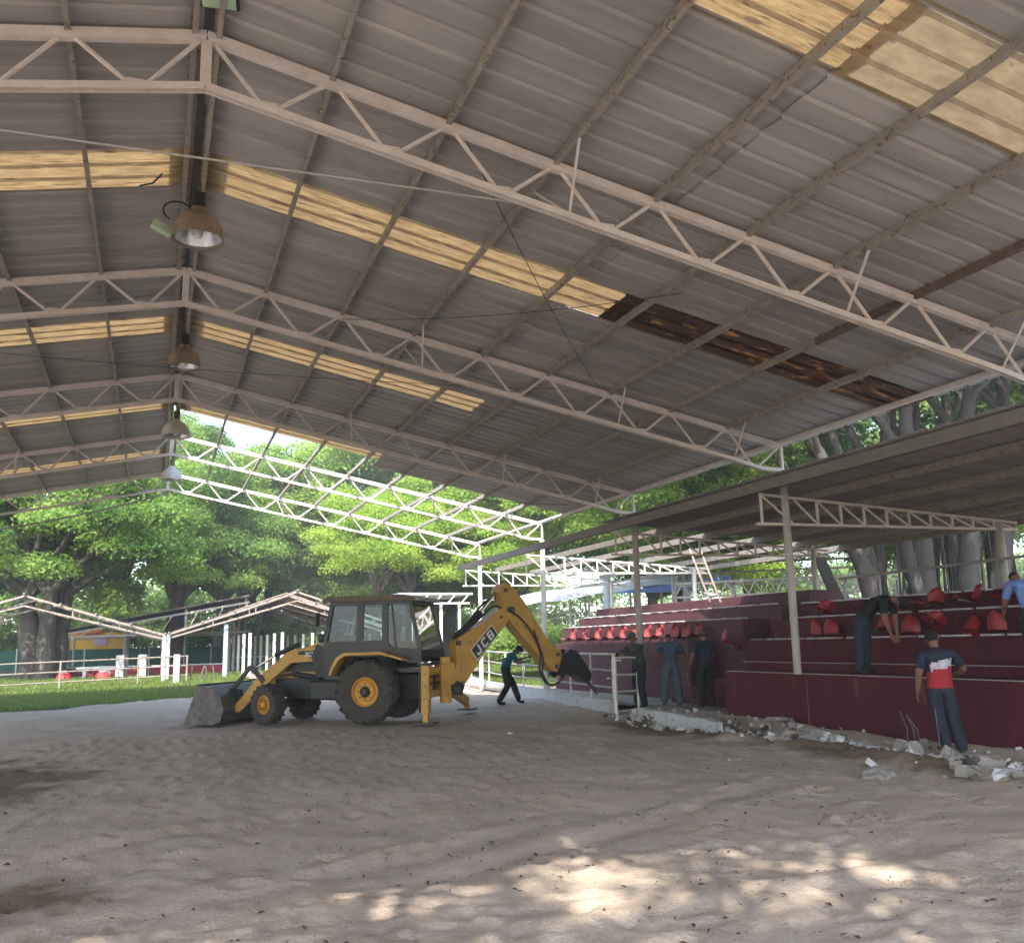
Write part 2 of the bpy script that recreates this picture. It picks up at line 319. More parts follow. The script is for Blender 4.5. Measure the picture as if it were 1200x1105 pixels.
dn = mth('ADD', bl, mth('MULTIPLY', mth('SUBTRACT', nz(.9, 8), .5), 2.6))
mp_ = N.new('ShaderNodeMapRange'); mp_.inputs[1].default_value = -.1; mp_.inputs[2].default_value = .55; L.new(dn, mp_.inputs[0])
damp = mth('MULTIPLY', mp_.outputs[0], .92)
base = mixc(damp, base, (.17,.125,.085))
sp = rp(nz(7, 3), .66, .72, (0,0,0), (1,1,1)); base = mixc(mth('MULTIPLY', sp, .35), base, (.2,.16,.13))
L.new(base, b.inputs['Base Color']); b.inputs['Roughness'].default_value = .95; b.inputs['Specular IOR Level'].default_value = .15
bp = N.new('ShaderNodeBump'); bp.inputs['Distance'].default_value = .018; L.new(nz(26, 8), bp.inputs['Height']); bp2 = N.new('ShaderNodeBump'); bp2.inputs['Distance'].default_value = .006; L.new(nz(120, 4), bp2.inputs['Height']); L.new(bp.outputs[0], bp2.inputs['Normal']); L.new(bp2.outputs[0], b.inputs['Normal'])
xs = np.concatenate([np.arange(-30, -8, .5), np.arange(-8, 11.8, .055), np.arange(11.8, 14, .2)])
ys = np.concatenate([np.arange(-14, 3, .4), 3*np.exp(np.arange(0, math.log(40/3), .0085))])
def sandkeep(x, y):
    edge = 31.8 + (x+4.2)*.66 + 0*x
    edge = np.where(x > 3, 36.6 + (x-3)*.5, edge) + .5*(vnoise(x*1.3, y*0+3, 12)-.5)
    return (y < edge) & ((x < kx(y)+.15) | (y < 20.5))
tag(link('arena_sand', grid_mesh('arena_sand', xs, ys, sand_with_prints, S, sandkeep)), kind='structure')
lawnm = pm('lawn_soil', (.09,.14,.04), (.16,.15,.08), .8, .95, .01, 20)
xs = np.arange(-40, 45, .6); ys = np.arange(27, 90, .6)
tag(link('lawn', grid_mesh('lawn', xs, ys, lambda x, y: gz(x, y)-.035+.03*(vnoise(x*.7, y*.7, 20)-.5)-.3*sandkeep(x, y+.3), lawnm)), kind='structure')
tag(MB().box((9.0, 44.3, .50), (10.5, 8, .08)).build('paved_path', pm('pink_paving', (.42,.33,.29), (.33,.26,.23), 1, .9, .004, 14)), kind='structure')
# grass blades along the sand edge and on the visible lawn
def blades(name, pts, h0, h1, w_, seed, mat):
    rs = np.random.RandomState(seed); n_ = len(pts); a = rs.uniform(0, 6.283, n_); h = rs.uniform(h0, h1, n_); ln = rs.normal(0, .35, (n_, 2))*h[:, None]
    P = np.zeros((n_, 3, 3)); dx = np.cos(a)*w_; dy = np.sin(a)*w_
    P[:, 0] = pts + np.stack([dx, dy, 0*dx], 1); P[:, 1] = pts - np.stack([dx, dy, 0*dx], 1); P[:, 2] = pts + np.stack([ln[:, 0], ln[:, 1], h], 1)
    me = bpy.data.meshes.new(name); me.vertices.add(n_*3); me.vertices.foreach_set('co', P.ravel()); me.loops.add(n_*3); me.loops.foreach_set('vertex_index', np.arange(n_*3, dtype=np.int32))
    me.polygons.add(n_); me.polygons.foreach_set('loop_start', np.arange(n_, dtype=np.int32)*3); me.polygons.foreach_set('loop_total', np.full(n_, 3, np.int32)); me.update(calc_edges=True)
    at = me.attributes.new('tone', 'FLOAT', 'FACE'); at.data.foreach_set('value', rs.rand(n_).astype(np.float32)); me.materials.append(mat); return me
rs = np.random.RandomState(3)
def grass_pts(n_, x0, x1, y0, y1, f):
    x = rs.uniform(x0, x1, n_); y = y0+(y1-y0)*rs.rand(n_)**1.5; k = f(x, y); x, y = x[k], y[k]; return np.stack([x, y, gz(x, y)-.02], 1)
P1 = grass_pts(120000, -9, 6.5, 29, 50, lambda x, y: ~sandkeep(x, y))
P2 = grass_pts(30000, 11.5, 20, 28, 48, lambda x, y: (x > kx(y)+.3))
tag(link('lawn_grass', blades('lawn_grass', np.concatenate([P1, P2]), .05, .17, .018, 4, M['grass'])), 'bright green grass of the lawn beyond the shaded sand', 'grass', kind='stuff')
# ------------------------------------------------------------------ arena shed
XR, ZR, HW, ZE, T1, BAY = .23, 7.50, 10.90, 5.31, 8.54, 6.0
SL = (ZE-ZR)/HW; XE = XR+HW
def rz_(x): return ZR + SL*abs(x-XR)
shed = empty('arena_shed', (0, 0, 0), 'long open steel shed with zinc roof and white trusses over the sand arena', 'shed')
DEP = .58
def chord_pts(sgn, zoff, n=9):
    return [(XR+sgn*HW*k/n, rz_(XR+sgn*HW*k/n)+zoff) for k in range(n+1)]
def truss(y, wide_r=True):
    mb = MB()
    for sgn in (1, -1):
        # top chord: a closed section with a thinner flange; bottom chord: twin flats with a groove
        a = (XR, y, ZR-.05); b_ = (XR+sgn*HW, y, ZE-.05)
        mb.beam(a, b_, .085, .10); 
        bot = [(XR, y, ZR-DEP)] + [(XR+sgn*HW*t, y, rz_(XR+sgn*HW*t)-DEP) for t in (.5, .90)] + [(XR+sgn*HW*.955, y, ZE-DEP+.075), (XR+sgn*HW, y, ZE-DEP+.05)]
        for p, q in zip(bot[:-1], bot[1:]):
            for dy in (-.032, .032): mb.beam((p[0], p[1]+dy, p[2]), (q[0], q[1]+dy, q[2]), .03, .07)
    t = mb.build('truss', M['truss'], shed)
    mb = MB(); mb.box((XR, y, ZR-.31), (.10, .08, .52)); mb.build('king_post', M['truss'], t)
    for sgn in (1, -1):
        n_ = 9
        for k in range(n_):
            x0 = XR+sgn*HW*k/n_; x1 = XR+sgn*HW*(k+1)/n_; xm = (x0+x1)/2; s_ = sgn*.07
            zb = rz_(xm)-DEP if k < 8 else ZE-DEP+.09
            MB().tube([(x0+s_, y, rz_(x0+s_)-.09), (xm-s_, y, zb+.03)], .024, 6).build('web_member', M['truss'], t)
            MB().tube([(xm+s_, y, zb+.03), (x1-s_, y, rz_(x1-s_)-.09)], .024, 6).build('web_member', M['truss'], t)
        MB().box((XR+sgn*HW, y, ZE-.30), (.05, .05, .5)).build('end_strut', M['truss'], t)
        for k in range(1, 9): MB().box((XR+sgn*HW*(k-.5)/n_, y, rz_(XR+sgn*HW*(k-.5)/n_)-DEP+.035), (.16, .014, .10)).build('gusset_plate', M['truss'], t)
    return t
TY = [T1+BAY*i for i in range(-1, 5)]
for y in TY: truss(y)
# purlins (cold rolled channels)
def purlin(x, y0, y1, mat, d=.11, wdt=.05, zo=.0, sgn=1):
    z = rz_(x)+.015+zo
    mb = MB(); a = math.atan(SL)*sgn
    rot = Euler((0, -a, 0)); mid = (y0+y1)/2; Ln = y1-y0
    for c, dd in (((-wdt/2, 0, 0), (.006, Ln, d)), ((0, 0, d/2), (wdt, Ln-.004, .006)), ((0, 0, -d/2), (wdt, Ln-.004, .006)), ((wdt/2, 0, -d/2+.012), (.005, Ln-.006, .018))):
        v = rot.to_matrix() @ Vector((c[0]*sgn, c[1], c[2])); mb.box((x+v.x, mid, z+v.z), dd, rot)
    return mb.build('purlin', mat, shed)
for k in range(1, 9):
    for sgn in (1, -1):
        x = XR+sgn*HW*k/9
        if sgn == 1 and k == 7: purlin(x, -.3, 10.4, M['rustpurlin'], sgn=sgn); purlin(x, 10.405, T1+4*BAY+.1, M['purlin'], sgn=sgn)
        else: purlin(x, -.3, T1+4*BAY+.1, M['purlin'], sgn=sgn)
for s_ in (.12, -.12): purlin(XR+s_, -.3, T1+4*BAY+.1, M['purlin'], sgn=1 if s_ > 0 else -1)
MB().tube([(XE, .4, ZE+.02), (XE, 32.6, ZE+.02)], .055, 10).build('eave_pipe', M['truss'], shed)
MB().tube([(XR-HW, .4, ZE+.02), (XR-HW, 32.6, ZE+.02)], .055, 10).build('eave_pipe', M['truss'], shed)
mb = MB()
for sgn in (1, -1): mb.add([(XR, .6, ZR+.16), (XR+sgn*.34, .6, ZR+.115), (XR+sgn*.34, 24.0 if sgn == 1 else 32.8, ZR+.115), (XR, 24.0 if sgn == 1 else 32.8, ZR+.16)], [(0, 1, 2, 3)])
mb.build('ridge_cap', M['darkcap'], shed)
# roof sheets: trapezoid ribs running down the slope, one object per sheet, two per strip with a lap
def sheet_profile(w_=1.0, n_rib=3):
    p = w_/n_rib; pts = [(0, 0)]
    for i in range(n_rib):
        o = i*p; pts += [(o+.03, 0), (o+.055, .032), (o+.10, .032), (o+.125, 0)]
    pts += [(w_+.05, 0)]; return pts
SP = sheet_profile()
def sheet_mesh(x0, x1, sgn, mat, name='roof_sheet', rag=0, seed=0):
    rs_ = random.Random(seed); V = []; nseg = 3
    for i in range(nseg+1):
        t = i/nseg
        for (yy, zz) in SP:
            xx = XR+sgn*(x0+(x1-x0)*t)
            if x0 > 4 and i == 0 and mat is M['sheet']: xx += sgn*rs_.uniform(-.03, .03)
            if rag and i == nseg: xx += sgn*rs_.uniform(-rag, rag)
            V.append((xx, yy, rz_(xx)+.078+zz))
    n_ = len(SP); F = [(i*n_+k, i*n_+k+1, (i+1)*n_+k+1, (i+1)*n_+k) for i in range(nseg) for k in range(n_-1)]
    me = bpy.data.meshes.new(name); me.from_pydata(V, [], F); me.materials.append(mat); return me
LAP = 5.15
ms_ = {}
for sgn in (1, -1):
    for part_ in (0, 1):
        a, b_ = ((.05, LAP+.12), (LAP, HW+.25))[part_]
        for kind, mt_ in (('sheet', M['sheet']), ('skylight', M['skylight']), ('skyold', M['skyold'])):
            ms_[sgn, part_, kind] = sheet_mesh(a, b_, sgn, mt_, rag=.03 if part_ == 0 else 0, seed=sgn)
yel_long = sheet_mesh(.05, 6.15, 1, M['skylight'], rag=.25, seed=4); rust_low = sheet_mesh(5.75, HW+.25, 1, M['rustsheet'])
stub_ = sheet_mesh(5.75, HW+.25, 1, M['sheet'])
Y0 = -.13
for sgn in (1, -1):
    for i in range(33):
        y = Y0+i*1.0; end = 24.9 if sgn == 1 else 32.7
        if y + .5 > end: break
        sky_ = (i % 6 == 5)
        for part_ in (0, 1):
            if sgn == 1 and part_ == 0 and y > 23.4: continue
            zo = -.024*part_ + .004*(i % 2)
            if sgn == 1 and sky_ and y < 20 and y > 9:
                me = yel_long if part_ == 0 else (rust_low if y < 12 else stub_)
            elif sky_ and part_ == 1 and sgn == 1 and y > 20: me = ms_[sgn, 1, 'sheet']
            else: me = ms_[sgn, part_, ('skylight' if (y > 9 or part_ == 0) else 'skyold') if sky_ else 'sheet']
            o = link('roof_sheet', me, shed, (rnd.uniform(-.02, .02), y, zo + .006*part_*rnd.random()), (0, 0, R(rnd.uniform(-.12, .12))))
            if me is rust_low: o['label'] = 'dark rusted lower length of the roof light strip'
            elif sky_ and me is not ms_[sgn, 1, 'sheet']: o['label'] = 'yellowed translucent roof sheet letting daylight through'
# columns: round pipes carrying the right-hand ends (and the left ones out of frame)
for i, y in enumerate(TY):
    zb = {1: .96, 2: .95, 3: 1.55}.get(i, 0)
    zb = 0.0 if i in (0, 4, 5) else zb
    if i == 0: zb = .96
    mb = MB().tube([(XE, y, 0 if i in (4, 5) else (.97 if y < 17 else 0)), (XE, y, ZE-DEP+.03)], .075, 14); mb.build('column', M['postpaint'] if i < 4 else M['white'], shed, smooth=True)
    MB().tube([(XR-HW, y, -.1), (XR-HW, y, ZE-DEP+.03)], .075, 10).build('column', M['postpaint'], shed, smooth=True)
# fly braces from bottom chord up to a purlin
for y in TY[1:]:
    for k in (3, 6, 8):
        for sgn in (1, -1):
            x = XR+sgn*HW*k/9; xb = XR+sgn*HW*(k+.12)/9
            for dy in ((-.62,) if k != 3 else (-.62, .62)):
                MB().tube([(xb, y, rz_(xb)-DEP+.03), (x, y+dy, rz_(x)-.03)], .017, 6).build('fly_brace', M['truss'], shed)
# thin rods and loose wires under the roof
def wire(name, a, b_, sag, r, mat, label, n_=14, group=None, cat='cable'):
    a = Vector(a); b_ = Vector(b_); mb = MB()
    mb.tube([a.lerp(b_, t/n_) + Vector((0, 0, -sag*4*(t/n_)*(1-t/n_))) for t in range(n_+1)], r, 5)
    return tag(mb.build(name, mat), label, cat, group)
wire('cable', (-6.2, 8.62, 6.13), (3.4, 8.62, 6.28), -.0, .012, M['postpaint'], 'thin pale wire strung under the nearest truss from the left edge to its lower chord')
wire('cable', (2.88, 8.62, 6.89), (7.24, 14.5, 6.13), .15, .006, M['black'], 'dark loose wire hanging between the first and second truss below the yellow roof strip')
wire('cable', (2.64, 14.48, 6.9), (6.41, 10.2, 6.2), .12, .006, M['black'], 'dark wire crossing the bay from the second truss towards the right purlins')
wire('cable', (-6, 14.50, 6.0), (6.5, 14.58, 6.05), .15, .005, M['black'], 'thin wire slung across below the second truss')
wire('cable', (.3, 21.0, 6.75), (9.2, 20.3, 4.9), .5, .006, M['black'], 'sagging wire below the third truss')
wire('cable', (-8, 32.4, 4.95), (.2, 32.4, 6.75), .25, .03, M['purlin'], 'thin tie pipe across the far left end of the shed')
# curl of wire at the ridge near the first lamp
mb = MB(); mb.tube([(.05+.17*math.cos(a), 11.5, 7.0+.13*math.sin(a)) for a in [R(d) for d in range(-40, 250, 20)]] , .012, 5); mb.tube([(-.15, 11.4, 7.42), (-.25, 11.4, 7.28), (-.40, 11.4, 7.22)], .012, 5)
tag(mb.build('loose_wire', M['black']), 'curled black wire dangling from the ridge beside the nearest lamp', 'wire')
# ---- high bay lamps on the ridge
def lamp(y, zc, r, shell, label):
    t = empty('high_bay_lamp', (XR+.07, y, zc), label, 'lamp', 'high bay lamps along the ridge')
    pr = [(.06, .40), (.09, .40), (.10, .37)] + [(r*math.sin(R(a))*1.0, .36*math.cos(R(a))**.8 if a < 90 else 0) for a in (22, 35, 48, 60, 72, 82)] + [(r, 0), (r*1.02, -.02), (r*.985, -.02), (r*.96, .03)] 
    MB().lathe(pr, 28).build('lamp_shade', shell, t, smooth=True)
    pr = [(r*.95, .02), (r*.86, .10), (r*.70, .20), (r*.45, .29), (.03, .33)]
    MB().lathe(pr, 28).build('reflector', M['lampglass'], t, smooth=True)
    MB().lathe([(.001, .0), (.05, .02), (.065, .10), (.05, .2), (.02, .24)], 12).build('bulb', M['whiteprint'], t, smooth=True)
    MB().box((0, 0, .50), (.15, .13, .22), bev=.02).build('ballast_box', M['black'] if shell is M['lampshell'] else M['steel'], t)
    MB().tube([(0, 0, .60), (0, 0, ZR-zc-.02)], .022, 8).build('hanger', M['steel'], t)
    return t
lamp(11.55, 6.70, .31, M['lampshell'], 'nearest high bay lamp with brown domed shade hanging from the ridge')
lamp(17.5, 6.78, .29, M['lampshell'], 'second high bay lamp from the viewer, with a wide brown shade')
lamp(23.6, 6.80, .34, M['lampwhite'], 'third high bay lamp with a pale domed shade at the gap in the roof')
lamp(29.6, 6.76, .30, M['lampwhite'], 'farthest high bay lamp, small and bluish against the trees')
gb = MB().box((-.12, 11.75, 6.86), (.26, .12, .10), Euler((0, .35, .3)), bev=.01); tag(gb.build('lamp_housing', M['greenbox']), 'small pale green housing at the ridge behind the nearest lamp', 'housing')
fl = empty('floodlight', (.30, 7.95, 7.45), 'black framed floodlight seen from below at the top edge of the photo', 'floodlight', rz=R(-8))
MB().box((0, 0, .03), (.36, .30, .05), bev=.01).build('housing', M['black'], fl)
MB().box((0, 0, .002), (.30, .24, .012)).build('front_glass', M['greenbox'], fl)
MB().box((0, .0, .17), (.05, .06, .22)).build('bracket', M['black'], fl)
# ------------------------------------------------------------------ grandstand
gs = empty('grandstand', (0, 0, 0), 'maroon painted concrete grandstand with stepped seat rows on the right', 'grandstand')
def slab(name, x0, x1, y0, y1, z0, z1, mat): return MB().box(((x0+x1)/2, (y0+y1)/2, (z0+z1)/2), (x1-x0, y1-y0, z1-z0), bev=.012).build(name, mat, gs)
YN = 3.0
slab('front_wall', 11.16, 12.2, YN, 17.0, -.5, .975, M['maroon'])
MB().box((11.157, 14.35, .2), (.012, .02, 1.5)).build('wall_joint', M['darkcap'], gs); MB().box((11.157, 8.9, .2), (.012, .015, 1.5)).build('wall_joint', M['darkcap'], gs)
slab('step', 12.202, 12.9, YN, 17.85, -.3, 1.13, M['maroon'])
slab('seat_row', 12.902, 13.7, YN, 18.7, -.3, 1.59, M['maroon'])
slab('seat_row', 13.702, 14.5, YN, 18.75, -.3, 2.06, M['maroon'])
slab('seat_row', 14.502, 15.3, YN, 19.0, -.3, 2.42, M['maroon'])
slab('seat_row', 15.302, 16.2, YN, 19.1, -.3, 2.46, M['maroon'])
slab('seat_row', 12.9, 13.7, 21.2, 29.9, -.3, 1.60, M['maroonold'])
slab('seat_row', 13.702, 14.5, 19.9, 31.0, -.3, 2.12, M['maroonold'])
slab('seat_row', 14.502, 15.3, 19.4, 31.3, -.3, 2.46, M['maroonold'])
slab('seat_row', 15.302, 16.2, 19.3, 31.5, -.3, 2.80, M['maroonold'])
for k, (x0, zt) in enumerate(((12.3, .22), (12.7, .46), (13.1, .7))): slab('aisle_step', x0, 13.9, 17.87+.9*(k > 1), 21.19, -.3, zt, M['maroon'])
# capping lines, pale worn edges
def edge_(x, y0, y1, z, mat=M['edge'], w_=.05, h=.012): return MB().box((x+w_/2-.006, (y0+y1)/2, z+h/2), (w_, y1-y0, h)).build('worn_edge', mat, gs)
edge_(11.16, YN, 16.9, .977); edge_(12.2, YN, 17.8, 1.132, w_=.035)
rr = random.Random(5)
def patches(x, z, y0, y1, step, ln):
    y = y0
    while y < y1:
        l_ = ln*rr.uniform(.7, 1.2)
        mb = MB(); mb.box((x+.10, y+l_/2, z+.018), (.24, l_, .034), Euler((0, 0, rr.uniform(-.03, .03))), bev=.006); mb.build('seat_plinth', M['whiteconc'] if rr.random() < .8 else M['concrete'], gs); y += step*rr.uniform(.9, 1.1)
patches(12.9, 1.592, 9.2, 18.3, .62, .40); patches(13.7, 2.062, 9.6, 18.3, .68, .44); patches(14.5, 2.422, 10, 18.6, .8, .5)
patches(13.7, 2.122, 20.0, 30.6, .55, .36); patches(14.5, 2.462, 19.8, 31, .8, .5)
# back rail
rb = empty('back_rail', (0, 0, 0), 'thin pale pipe handrail behind the top row of the grandstand', 'railing')
MB().tube([(16.0, 8, 3.18), (16.0, 19.0, 3.05)], .03, 8).build('rail', M['postpaint'], rb)
for y in (8.5, 11.5, 14.6, 17.6): MB().tube([(16.0, y, 2.44), (16.0, y, 3.1)], .025, 8).build('post', M['postpaint'], rb)
# ---- grandstand canopy
cn = empty('grandstand_canopy', (0, 0, 0), 'low sloping grey corrugated canopy over the grandstand on white cantilever trusses', 'canopy')
CX0, CX1 = 10.44, 17.6
def cz(x): return 4.46+(x-CX0)*(4.05-4.46)/(CX1-CX0)
def corr(x0, x1, w_, mat, name):
    pts = []; p = .10; n_ = int(w_/p)
    for i in range(n_*4+1): pts.append((i*p/4, .018*math.sin(i*math.pi/2)))
    V = []
    for xx in (x0, (x0+x1)/2, x1):
        for yy, zz in pts: V.append((xx, yy, cz(xx)+zz))
    n2 = len(pts); F = [(i*n2+k, i*n2+k+1, (i+1)*n2+k+1, (i+1)*n2+k) for i in range(2) for k in range(n2-1)]
    me = bpy.data.meshes.new(name); me.from_pydata(V, [], F); me.materials.append(mat); return me
me = corr(CX0-.12, CX1+.2, .9, M['sheet'], 'canopy_sheet')
y = 2.2; i = 0
while y < 20.4:
    link('canopy_sheet', me, cn, (rnd.uniform(-.02, .02), y, .09+.004*(i % 2))); y += .88; i += 1
for j, xx in enumerate((CX0, 11.9, 13.3, 14.8, 16.2, CX1)):
    mb = MB(); h = .19 if j == 0 else .15
    mb.box((xx, 17.6, cz(xx)-h/2+.05), (.07, 30.6, h)); mb.box((xx+.04, 17.6, cz(xx)-h+.06), (.09, 30.58, .02)); mb.build('purlin', pm('fascia_grey', (.24,.225,.205), (.18,.165,.15), 3, .7) if j == 0 else M['purlin'], cn)
def ctruss(y, mat):
    x0, x1 = 10.58, 17.0; zt0, zt1, zb0, zb1 = 4.30, 3.92, 3.74, 3.78
    T = MB(); T.beam((x0-.02, y, zt0), (x1, y, zt1), .06, .05); T.beam((x0-.12, y, zb0), (x1, y, zb1), .06, .05); t = T.build('cantilever_truss', mat, cn)
    n_ = 10; X = [x0] + [x0+.72+(x1-x0-.8)*i/n_ for i in range(n_+1)]
    zt = lambda x: zt0+(zt1-zt0)*(x-x0)/(x1-x0); zb = lambda x: zb0+(zb1-zb0)*(x-x0)/(x1-x0)
    for i, x in enumerate(X[:-1]):
        if i != 1: MB().beam((x, y, zt(x)-.026), (x, y, zb(x)+.026), .04, .04, (1,0,0)).build('web_member', mat, t)
        x2 = X[i+1]; MB().beam((x+.03, y, zt(x)-.03), (x2-.03, y, zb(x2)+.03), .034, .034).build('web_member', mat, t)
    MB().tube([(16.5, y, -.1), (16.5, y, zt(16.5)-.02)], .085 if y < 16 else .07, 12).build('column', mat if y > 22 else M['postpaint'], cn, smooth=True)
for y in TY[1:]: ctruss(y+.0, M['white'] if y > 25 else M['truss'])
# ---- stadium seats
def seat_meshes(mat):
    bk = []; nx, nz_ = 8, 9
    for j in range(nz_+1):
        for i in range(nx+1):
            u = i/nx*2-1; v = j/nz_; wd = .215*(1-.06*v)*math.sqrt(max(.08, 1-max(0, (v-.45)/.56)**2.4))
            bk.append((-.02+.09*(1-u*u)+.10*v-.05*v*v, u*wd, .03+.36*v - .035*(abs(u)**3)*v))
    F = [(j*(nx+1)+i, j*(nx+1)+i+1, (j+1)*(nx+1)+i+1, (j+1)*(nx+1)+i) for j in range(nz_) for i in range(nx)]
    b1 = MB(); b1.add(bk, F); b1.add([(x+.014, y, z) for x, y, z in bk], [f[::-1] for f in F])
    pan = []
    for j in range(7):
        for i in range(7):
            u = i/3-1; v = j/6; pan.append((-.40+.42*v, u*.215, .03+.035*u*u+.03*math.cos(v*3.14)-(.05 if j == 0 else 0)))
    F2 = [(j*7+i, j*7+i+1, (j+1)*7+i+1, (j+1)*7+i) for j in range(6) for i in range(6)]
    b2 = MB(); b2.add(pan, F2); b2.add([(x, y, z-.012) for x, y, z in pan], [f[::-1] for f in F2])
    b3 = MB().box((-.2, 0, -.01), (.24, .05, .05))
    return b1.mesh('backrest', mat, 'all'), b2.mesh('seat_pan', mat, 'all'), b3.mesh('bracket', M['steel'])
SM = {'r': seat_meshes(M['redseat']), 'p': seat_meshes(M['pinkseat'])}
def seat(loc, rot, label, k, group):
    t = empty('stadium_seat', loc, label, 'seat', group); t.rotation_euler = rot; t.scale = (.88,)*3 if k == 'r' else (1,)*3
    for nme, me in zip(('backrest', 'seat_pan', 'bracket'), SM[k]): link(nme, me, t)
    return t
ord_ = ['leftmost', 'second from the left', 'third from the left', 'fourth from the left', 'fifth from the left', 'sixth from the left', 'seventh from the left', 'eighth, left of the column', 'ninth, right of the column', 'tenth from the left', 'rightmost']
for i, y in enumerate((29.5, 28.6, 27.6, 26.7, 25.85, 25.05, 24.3, 23.6, 22.75, 22.15, 21.55)):
    seat((13.42, y, 1.70), (0, 0, R(rr.uniform(-5, 5))), 'hazy faded red bucket seat in the upright far row, ' + ord_[i], 'p', 'upright seats on the far block')
W_ = 'loose red seats on the right block'
loose = [((13.35, 16.75, 1.66), (0, -.25, 3.0), 'loose red seat turned over beside the column, its shell rounded, left of a pair'),
 ((13.35, 16.25, 1.66), (.1, -.3, 3.3), 'loose red seat turned over, right of the pair beside the column'),
 ((13.25, 14.55, 1.70), (0, .15, .2), 'red seat upright right behind the bending man'),
 ((13.3, 13.95, 1.66), (.0, -.35, 3.5), 'overturned red seat with scuffed round shell right of the bending man'),
 ((13.3, 13.42, 1.80), (.7, .3, .9), 'red seat tipped up on its side into a pointed shape'),
 ((13.3, 12.62, 1.66), (.1, -.9, 3.0), 'low overturned red seat above the capped man on the second row'),
 ((13.3, 12.0, 1.66), (0, -.2, 3.2), 'red seat with rounded back, rightmost on the second row'),
 ((14.05, 17.3, 2.16), (.5, .2, .8), 'red seat leaning on the third row just right of the column'),
 ((14.1, 15.15, 2.12), (0, -.8, 2.8), 'red seat lying flat behind the bending man on the third row'),
 ((14.1, 14.05, 2.20), (0, .0, .1), 'wide red seat facing front, leftmost of three on the upper row'),
 ((14.1, 13.15, 2.22), (.1, .2, -.5), 'red seat tilted with a grey bracket, middle of the upper row'),
 ((14.1, 12.3, 2.22), (0, .1, .15), 'red seat on the upper row, rightmost of three')]
for l_, r_, lb in loose: seat(l_, r_, lb, 'r', W_)
seat((13.3, 20.2, 1.55), (.2, -.5, 2.7), 'red seat thrown down in the aisle between the blocks', 'r', W_)
bd = MB(); bd.box((0, 0, 0), (.25, 1.1, .03), Euler((.08, 0, .05))); tag(bd.build('board', M['wood'], None, (13.95, 14.9, 2.30)), 'grey board lying on the third row beside the bending man', 'board')
# ------------------------------------------------------------------ kerb, railing, gate
kb = MB()
def kerb_seg(name, y0, y1, h, mat, kind=None, label=None, jag=.0, loc_dx=0):
    mb = MB(); n_ = max(2, int((y1-y0)/.5)); V = []
    for i in range(n_+1):
        y = y0+(y1-y0)*i/n_; x = kx(y)+loc_dx; j = rr.uniform(-jag, jag) if i in (0, n_) else rr.uniform(-.006, .006); hh = h-(abs(rr.gauss(0, .03)) if jag else 0)
        V += [(x+j*.2, y+j, -.25+gz(x, y)), (x+.22, y+j*.5, -.25+gz(x, y)), (x+.215, y+j, hh+gz(x, y)), (x+.012, y-j, hh+gz(x, y))]
    F = [(i*4+k, i*4+(k+1) % 4, (i+1)*4+(k+1) % 4, (i+1)*4+k) for i in range(n_) for k in range(4)] + [(0, 1, 2, 3), tuple(n_*4+k for k in (3, 2, 1, 0))]
    mb.add(V, F); o = mb.build(name, mat)
    if kind: o['kind'] = kind
    return o
kerb_seg('kerb', 20.35, 37.5, .26, M['whiteconc'], kind='structure')
tag(kerb_seg('broken_kerb', 17.75, 19.35, .21, M['whiteconc'], jag=.1, loc_dx=.12), 'short grey-white length of broken kerb below the men at the railing', 'kerb', 'broken kerb pieces still in line')
tag(kerb_seg('broken_kerb', 14.9, 17.70, .22, M['whiteconc'], jag=.12, loc_dx=.0), 'long whitewashed kerb piece with a snapped end pointing at the rubble', 'kerb', 'broken kerb pieces still in line')
tag(MB().box((12.4, 27.5, .06), (2.0, 20, .08)).build('footpath', M['concrete']), kind='structure')
fr_ = empty('arena_railing', (0, 0, 0), 'pale pipe railing with three rails standing on the white kerb', 'railing')
for z in (.56, .96, 1.34): MB().tube([(kx(y)+.1, y, z+gz(0, y)) for y in (20.1, 24, 28, 32, 36.9)], .026, 8).build('rail', M['postpaint'] if z < 1.2 else M['white'], fr_)
for y in (20.25, 21.9, 23.6, 26.2, 28.6, 31.0, 33.6, 36.9): MB().tube([(kx(y)+.1, y, .22+gz(0, y)), (kx(y)+.1, y, 1.36+gz(0, y))], .03, 8).build('post', M['white'], fr_)
gt = empty('loose_gate', (9.95, 19.62, 0), 'white tubular gate frame pulled out and standing askew by the broken kerb', 'gate', rz=R(38))
GW = 1.28
for z in (.06, .50, .88, 1.27): MB().beam((.03, 0, z), (GW-.03, 0, z-.03), .045, .045).build('rail', M['white'], gt)
for x in (0, GW): MB().beam((x, 0, 0), (x, 0, 1.29), .06, .06, (1, 0, 0)).build('stile', M['white'], gt)
g2 = MB(); g2.beam((.42, .25, .25), (.42, .25, 1.2), .045, .045, (1, 0, 0)); g2.beam((.1, .25, .30), (.42, .25, .30), .04, .04); g2.beam((.1, .25, .8), (.42, .25, .8), .04, .04); g2.beam((.42, .03, 1.2), (.42, .25, 1.2), .04, .04); g2.build('brace_frame', M['white'], gt)
